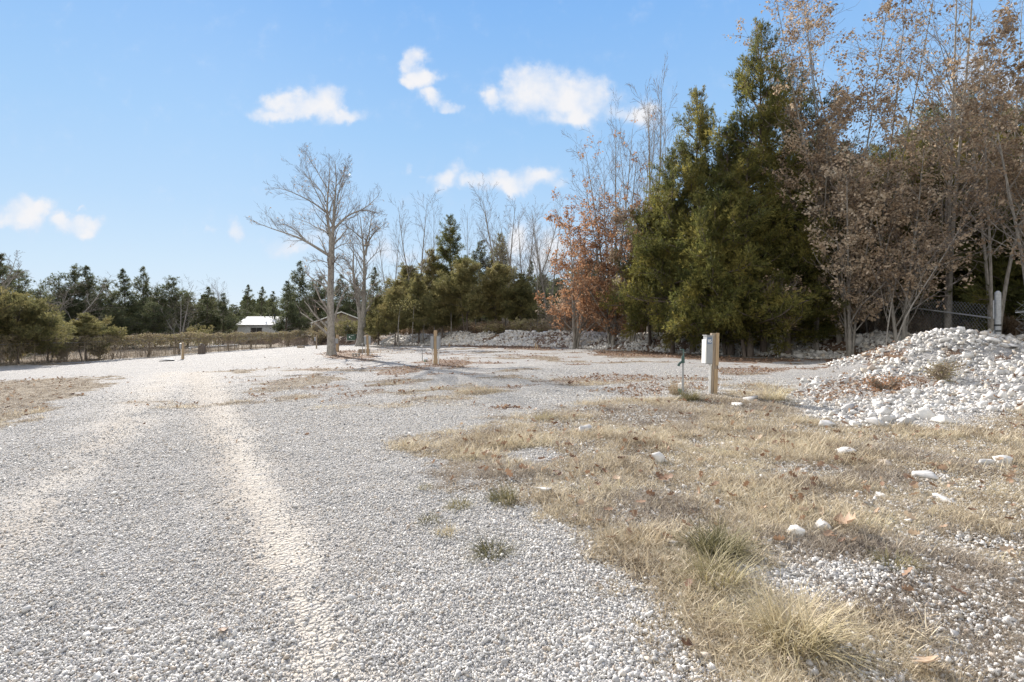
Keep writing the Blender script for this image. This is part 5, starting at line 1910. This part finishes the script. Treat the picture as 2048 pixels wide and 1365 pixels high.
# ---------------------------------------------------------------- vine covered fence at the left
def vine_fence():
    r = np.random.default_rng(90)
    pts = FENCE_L
    x0, y0 = pts[2]
    z00 = tz(x0, y0)
    o = empty('vine_covered_fence', (x0, y0, z00), 0, 'long wire fence overgrown with dry brown vines at the far left', 'fence')
    seg = np.hypot(*np.diff(pts, axis=0).T); cum = np.concatenate([[0], np.cumsum(seg)]); Lh = cum[-1]

    def at_s(s):
        X = np.interp(s, cum, pts[:, 0]); Y = np.interp(s, cum, pts[:, 1])
        return X, Y, terrain(X, Y)
    for s in np.arange(2.5, Lh, 3.1):
        X, Y, Z = at_s(np.array([s]))
        MB().tube((X[0] - x0, Y[0] - y0, Z[0] - z00 - .2), (X[0] - x0, Y[0] - y0, Z[0] - z00 + 1.5), .035, n=8).build('post', M['vinewood'], o)
    b = MB()
    S = np.arange(0, Lh, 2.0)
    X, Y, Z = at_s(S)
    for i in range(len(S) - 1):
        b.tube((X[i] - x0, Y[i] - y0, Z[i] - z00 + 1.45), (X[i + 1] - x0, Y[i + 1] - y0, Z[i + 1] - z00 + 1.45), .02, n=5)
    b.build('top_rail', M['galv'], o)
    link('wire_mesh', chain_mesh(np.stack([X - x0, Y - y0, Z - z00], 1), 1.45, .02, .2, .0022), M['galv'], o)
    # stems
    n = 1500
    s = r.uniform(0, Lh, n); s = s + .5 * np.sin(s * 1.7)
    s = np.clip(s, 0, Lh)
    X, Y, Z = at_s(s)
    tt = np.linspace(0, 1, 5)
    hgt = r.uniform(.8, 2.0, n)
    PP = np.stack([X - x0, Y - y0, Z - z00], 1)[:, None] + np.stack([np.zeros((n, 5)), np.zeros((n, 5)), hgt[:, None] * tt], 2)
    PP[:, 1:] += np.cumsum(r.normal(0, .07, (n, 4, 3)), 1)
    A = Acc(); A.add(*tubes(PP, np.linspace(.012, .005, 5)[None] * r.uniform(.6, 1.5, n)[:, None], 3))
    # arching loose shoots
    n = 3800
    s = r.uniform(0, Lh, n); X, Y, Z = at_s(s)
    top = 1.8 + .35 * (fbm(s * .6, s * 0, 3, 8) - .5) * 2 * .9
    z = np.minimum(r.normal(1.45, .35, n), top + .1)
    c = np.stack([X - x0 + r.normal(0, .14, n), Y - y0 + r.normal(0, .14, n), Z - z00 + z], 1)
    d = unit(r.normal(size=(n, 3)) * np.array([.7, 1, .5]) + np.array([0, 0, .1]))
    pts_ = [c]
    for j in range(4):
        pts_.append(pts_[-1] + d * r.uniform(.08, .2, n)[:, None]); d = unit(d + r.normal(0, .3, (n, 3)) + np.array([0, 0, -.22]))
    A.add(*tubes(np.stack(pts_, 1), np.linspace(.008, .004, 5)[None] * np.ones((n, 1)), 3))
    stems = link('vine_stems', A.mesh('vine_stems'), M['vinewood'], o)
    n = 30000
    s = r.uniform(0, Lh, n); X, Y, Z = at_s(s)
    top = 1.9 + .5 * (fbm(s * .6, s * 0, 3, 8) - .5)
    bot = .75 + .8 * (fbm(s * .9, s * 0 + 5, 3, 9) - .4)
    u = r.random(n) ** .6
    z = bot + (top - bot) * u
    k = r.random(n) < .9
    c = np.stack([X - x0 + r.normal(0, .17, n), Y - y0 + r.normal(0, .17, n), Z - z00 + z], 1)[k]
    v, t = leaf_quads(r, c, .11, .2)
    A = Acc(); A.add(v, None, t)
    link('vine_leaves', A.mesh('vine_leaves'), M['vine_leaf'], o)


vine_fence()
# pale rail lying beyond the vine fence
x, y = -24.6 - 6.0, 64.
o = empty('fallen_rail', (x - 4, y, tz(x - 4, y)), R(80), 'long pale rail low behind the vine covered fence', 'rail')
MB().tube((-4, 0, .35), (4, 0, .4), .06, n=8).box((-3.8, 0, .15), (.1, .1, .4)).box((3.8, 0, .15), (.1, .1, .4)).build('rail', M['siding'], o)


# ---------------------------------------------------------------- bushes, stump by the left fence
def bush(u, D, H, W, label, seed, mat='vine_leaf', leaves=3500, group='brushy bushes near the fences', size=.12):
    x, y, z = at(u, D)
    r = np.random.default_rng(seed)
    limbs = []
    for i in range(9):
        a = r.uniform(0, 6.28); s = W / 2 * r.uniform(.3, .9); h = H * r.uniform(.6, .95)
        limbs.append(([(0, 0, -.1), (s * .4 * math.cos(a), s * .4 * math.sin(a), h * .5), (s * math.cos(a), s * math.sin(a), h)], .03, .008, False))
    acc = grow(seed, limbs, [lv(9, .2, 1, .4, 45, 4, .08, .18, .6, .4), lv(5, .2, 1, .5, 42, 4, 0, .2, .6, .4)], leaves=leaves, leaf_size=size, leaf_clump=4, twig_min=.006)
    o = empty('bush', (x, y, z), 0, label, 'bush', group)
    link('stems', acc[0].mesh('stems'), M['vinewood'], o); link('twigs', acc[1].mesh('twigs'), M['vinewood'], o)
    link('foliage', acc[2].mesh('foliage'), M[mat], o)


bush(118, 43, 1.7, 3.2, 'pale leafy bush under the two near fence cedars', 301)
bush(405, 62, 2.6, 3.2, 'yellow green bush rising above the vine fence', 302, 'cedar_olive')
bush(640, 72, 2.2, 4.0, 'brown brush at the corner of the vine fence and the tan barn', 303)
bush(700, 68, 3.0, 5.0, 'yellowish vine thicket in front of the tan barn', 304, 'cedar_olive', 6000)
bush(668, 70, 2.6, 4.5, 'brown thicket behind the big bare trunk', 305, 'vine_leaf', 5000)
bush(748, 64, 2.2, 3.4, 'green brown thicket at the left end of the stone bank', 306, 'cedar_olive', 4000)
bush(20, 41, 1.5, 4.0, 'brown undergrowth below the nearest fence cedar', 307)
bush(200, 45, 1.5, 2.6, 'brown undergrowth right of the pointed fence cedar', 308)
bush(1060, 46, 1.0, 4.5, 'low brown brush in front of the pale trailer', 309, 'vine_leaf', 3000)
bush(1000, 49, .8, 4.0, 'low brown brush on the bank below the grove', 310, 'vine_leaf', 2200)
bush(1880, 13.9, .45, 1.6, 'dry bleached weed growing on the sunny side of the stone mound', 311, 'vine_leaf', 700, size=.05)
bush(1768, 12.6, .35, 1.0, 'reddish dry weed in the leaves at the foot of the mound', 312, 'oak_orange', 500, size=.05)
x, y = P(354, 713)
o = empty('tree_stump', (x - .2, y + 4, tz(x - .2, y + 4)), 0, 'dark stump against the vine covered fence behind the white box post', 'stump')
MB().tube((0, 0, -.2), (.05, 0, .8), .34, .26, n=9).tube((.05, 0, .8), (.12, .05, .92), .26, .12, n=9).build('trunk', M['bark_dark'], o)

# extra slender trunks under the grove: young cedars with bare stems
r_ = np.random.default_rng(44)
stem_labels = ['slim bare stem under the %s of the grove' % q for q in ('far left', 'left', 'left centre', 'centre left', 'middle', 'centre right', 'right centre', 'right', 'far right')]
for i, u in enumerate([800, 826, 846, 872, 905, 950, 962, 1012, 1032]):
    x, y, z = at(u + r_.uniform(-3, 3), 53.0 + r_.uniform(-1, 1))
    o = empty('cedar_sapling', (x, y, z), r_.uniform(0, 6), stem_labels[i], 'sapling', 'slim stems under the grove')
    h = r_.uniform(3.0, 3.8)
    pl = resample([(0, 0, -.2), (r_.normal(0, .1), r_.normal(0, .1), h * .5), (r_.normal(0, .2), r_.normal(0, .1), h)], 8)[None]
    v, q = tubes(pl, (np.linspace(.065, .03, 8))[None], 6)
    link('trunk', mesh_np('trunk', v, None, q), M['bark'], o)
    c = pl[0][-1] + r_.normal(0, 1, (260, 3)) * np.array([.7, .5, .4])
    v, t = leaf_quads(r_, c, .16, -.2)
    link('crown', mesh_np('crown', v, t), M['cedar_olive'], o)

# ---------------------------------------------------------------- buildings
def white_shed():
    D = 88
    xl, xr = (474 - 1024) / F * D, (560 - 1024) / F * D
    z0 = tz((xl + xr) / 2, D)
    o = empty('white_shed', ((xl + xr) / 2, D, z0), R(-3), 'long white metal shed with a bright roof beyond the vine fence', 'shed')
    w, dp = xr - xl, 7.0
    eave = ztop(650, D) - z0; ridge = ztop(635, D + dp / 2) - z0
    b = MB()
    b.box((0, dp / 2, eave / 2 - .1), (w, dp, eave + .2))
    for xx in (-w / 2 + .001, w / 2 - .001):
        b.poly([(xx, 0, eave), (xx, dp, eave), (xx, dp / 2, ridge)])
    for i in range(24):
        b.box((-w / 2 + .15 + i * w / 24, -.012, eave / 2 - .1), (.05, .03, eave + .1))
    b.build('wall', M['siding'], o)
    b = MB()
    e = .35
    for sg in (-1, 1):
        y0 = dp / 2 + sg * (dp / 2 + e); ze = eave - (ridge - eave) * e / (dp / 2)
        top = [(-w / 2 - .3, y0, ze + .05), (w / 2 + .3, y0, ze + .05), (w / 2 + .3, dp / 2, ridge + .05), (-w / 2 - .3, dp / 2, ridge + .05)]
        bm = b.bm
        vs = [bm.verts.new(p) for p in top] + [bm.verts.new((p[0], p[1], p[2] + .08)) for p in top]
        for f in ((0, 1, 2, 3), (7, 6, 5, 4), (0, 4, 5, 1), (1, 5, 6, 2), (2, 6, 7, 3), (3, 7, 4, 0)):
            bm.faces.new([vs[k] for k in f])
    rf = b.build('roof', M['roofwhite'], o)
    MB().tube((w * .22, dp * .32, ridge - .6), (w * .22, dp * .32, ridge + .35), .12, n=10).tube((w * .22, dp * .32, ridge + .35), (w * .22, dp * .32, ridge + .5), .2, .1, n=10).build('chimney', M['black'], rf)
    for xx, ww in ((-w * .12, .9), (w * .02, .9)):
        wd = MB().box((xx, -.03, eave * .55), (ww, .05, eave * .5)).build('window', M['dark'], o)
        MB().box((xx, -.05, eave * .55 + eave * .26), (ww + .1, .06, .06)).box((xx, -.05, eave * .55 - eave * .26), (ww + .1, .06, .06)).build('frame', M['siding'], wd)


white_shed()


def barn():
    D = 80
    x = (683 - 1024) / F * D; z0 = tz(x, D)
    o = empty('tan_barn', (x, D, z0), R(14), 'tan gabled barn with a white roof half hidden by the big bare trunk', 'barn')
    M['roofpale'] = simple_mat('pale_barn_roof', (.62, .62, .60), (.74, .74, .72), 2, .7, 0, bump=.03, spec=.2)
    w, dp = 7.0, 9.0
    eave = ztop(645, D) - z0; ridge = ztop(626, D) - z0
    b = MB(); b.box((0, dp / 2, eave / 2 - .1), (w, dp, eave + .2))
    for yy in (.001, dp - .001):
        b.poly([(-w / 2, yy, eave), (w / 2, yy, eave), (0, yy, ridge)])
    b.build('wall', M['barnwall'], o)
    b = MB(); e = .7
    for sg in (-1, 1):
        bm = b.bm
        x0 = sg * (w / 2 + e); ze = eave - (ridge - eave) * e / (w / 2)
        top = [(x0, -.6, ze + .04), (0, -.6, ridge + .04), (0, dp + .6, ridge + .04), (x0, dp + .6, ze + .04)]
        vs = [bm.verts.new(p) for p in top] + [bm.verts.new((p[0], p[1], p[2] + .16)) for p in top]
        for f in ((0, 1, 2, 3), (7, 6, 5, 4), (0, 4, 5, 1), (1, 5, 6, 2), (2, 6, 7, 3), (3, 7, 4, 0)):
            bm.faces.new([vs[k] for k in f])
    b.build('roof', M['roofpale'], o)
    MB().box((-w * .25, -.03, 1.1), (1.0, .05, 2.1)).build('door', M['siding'], o)
    x2, D2 = (738 - 1024) / F * 84, 84
    z2 = tz(x2, D2)
    o2 = empty('low_outbuilding', (x2, D2, z2), R(-10), 'low outbuilding with a pale roof right of the forked bare tree', 'shed')
    h = ztop(646, D2) - z2
    MB().box((0, 1.5, h / 2), (3.6, 3, h)).build('wall', M['siding'], o2)
    MB().box((0, 1.5, h + .07), (4.2, 3.6, .12), rot=Matrix.Rotation(R(4), 4, 'X')).build('roof', M['roofpale'], o2)
    # low wing left of the barn roof: carport posts under the eave
    for xx in (-w / 2 - .55,):
        MB().box((xx, -.4, eave / 2 - .2), (.14, .14, eave - .1)).build('corner_post', M['siding'], o)


barn()

# electric cabinet and meter stand by the barn
x, y = P(694, 682)
o = empty('meter_stand', (x, y, tz(x, y)), R(5), 'tall grey green meter stand in front of the vine thicket', 'meter stand')
hm = 30 / F * y
MB().box((0, 0, hm * .68), (.42, .2, hm * .62), bev=.02).build('meter_box', M['galv'], o)
MB().tube((0, 0, -.1), (0, 0, hm * .4), .06, n=10).build('pole', M['whitepvc'], o)
MB().tube((-.02, -.1, hm * .8), (-.02, -.2, hm * .8), .1, n=16).build('meter', M['galv'], o)
x, y = P(704, 682)
o = empty('transformer_cabinet', (x, y, tz(x, y)), R(5), 'dark green transformer cabinet with white labels beside the meter stand', 'electric cabinet')
wc = 17 / F * y; hc = 12 / F * y
bd = MB().box((0, 0, hc / 2), (wc, .8, hc), bev=.03).build('body', M['cabinet'], o)
MB().box((0, -.03, hc + .03), (wc + .06, .9, .07), bev=.02).build('lid', M['cabinet'], o)
MB().box((-wc * .2, -.415, hc * .62), (.14, .008, .2)).build('label_plate', M['white_letter'], o)
MB().box((wc * .12, -.415, hc * .9), (.36, .008, .05)).build('label_plate', M['white_letter'], o)
MB().box((-wc * .02, -.415, hc * .45), (.12, .008, .06)).build('label_plate', M['white_letter'], o)
MB().box((0, 0, .03), (wc + .3, 1.1, .12)).build('pad', M['concrete'], o)

# covered trailer beyond the bank
def trailer():
    D = 57
    x, y, z = at(1078, D)
    o = empty('covered_trailer', (x, y, z), R(4), 'silver grey tarp covered trailer behind the low brown brush', 'trailer')
    r = np.random.default_rng(3)
    bm = bmesh.new()
    bmesh.ops.create_grid(bm, x_segments=24, y_segments=12, size=.5)
    for v in bm.verts:
        u, w = v.co.x * 2, v.co.y * 2
        px_, py_ = u * 1.55, w * .9
        edge = max(abs(u), abs(w))
        zt = .95 - .12 * u + .06 * math.sin(u * 7) + .05 * math.cos(w * 6 + u * 3)
        if edge > .72:
            f = (edge - .72) / .28
            zt = zt * (1 - f) + .30 * f + .03 * math.sin(u * 25 + w * 19)
            s = .72 / edge + .28 * f * .35 / edge
            px_ *= s * 1.15; py_ *= s * 1.15
        v.co = (px_, py_, zt + r.normal(0, .008))
    me = bpy.data.meshes.new('tarp'); bm.to_mesh(me); bm.free()
    for p in me.polygons:
        p.use_smooth = True
    link('tarp', me, M['tarp'], o)
    MB().box((0, 0, .33), (2.9, 1.5, .12)).tube((-1.4, 0, .33), (-2.3, 0, .3), .05, n=8).build('frame', M['black'], o)
    for sx in (-.5, .5):
        for sy in (-.8, .8):
            wv = MB().tube((sx, sy - .08, .3), (sx, sy + .08, .3), .3, n=20).build('wheel', M['black'], o)
            MB().tube((sx, sy - .085, .3), (sx, sy + .085, .3), .14, n=14).build('rim', M['galv'], wv)
    MB().box((-.4, .1, 1.15), (1.3, .9, .25), bev=.08).build('load', M['dark'], o)


trailer()
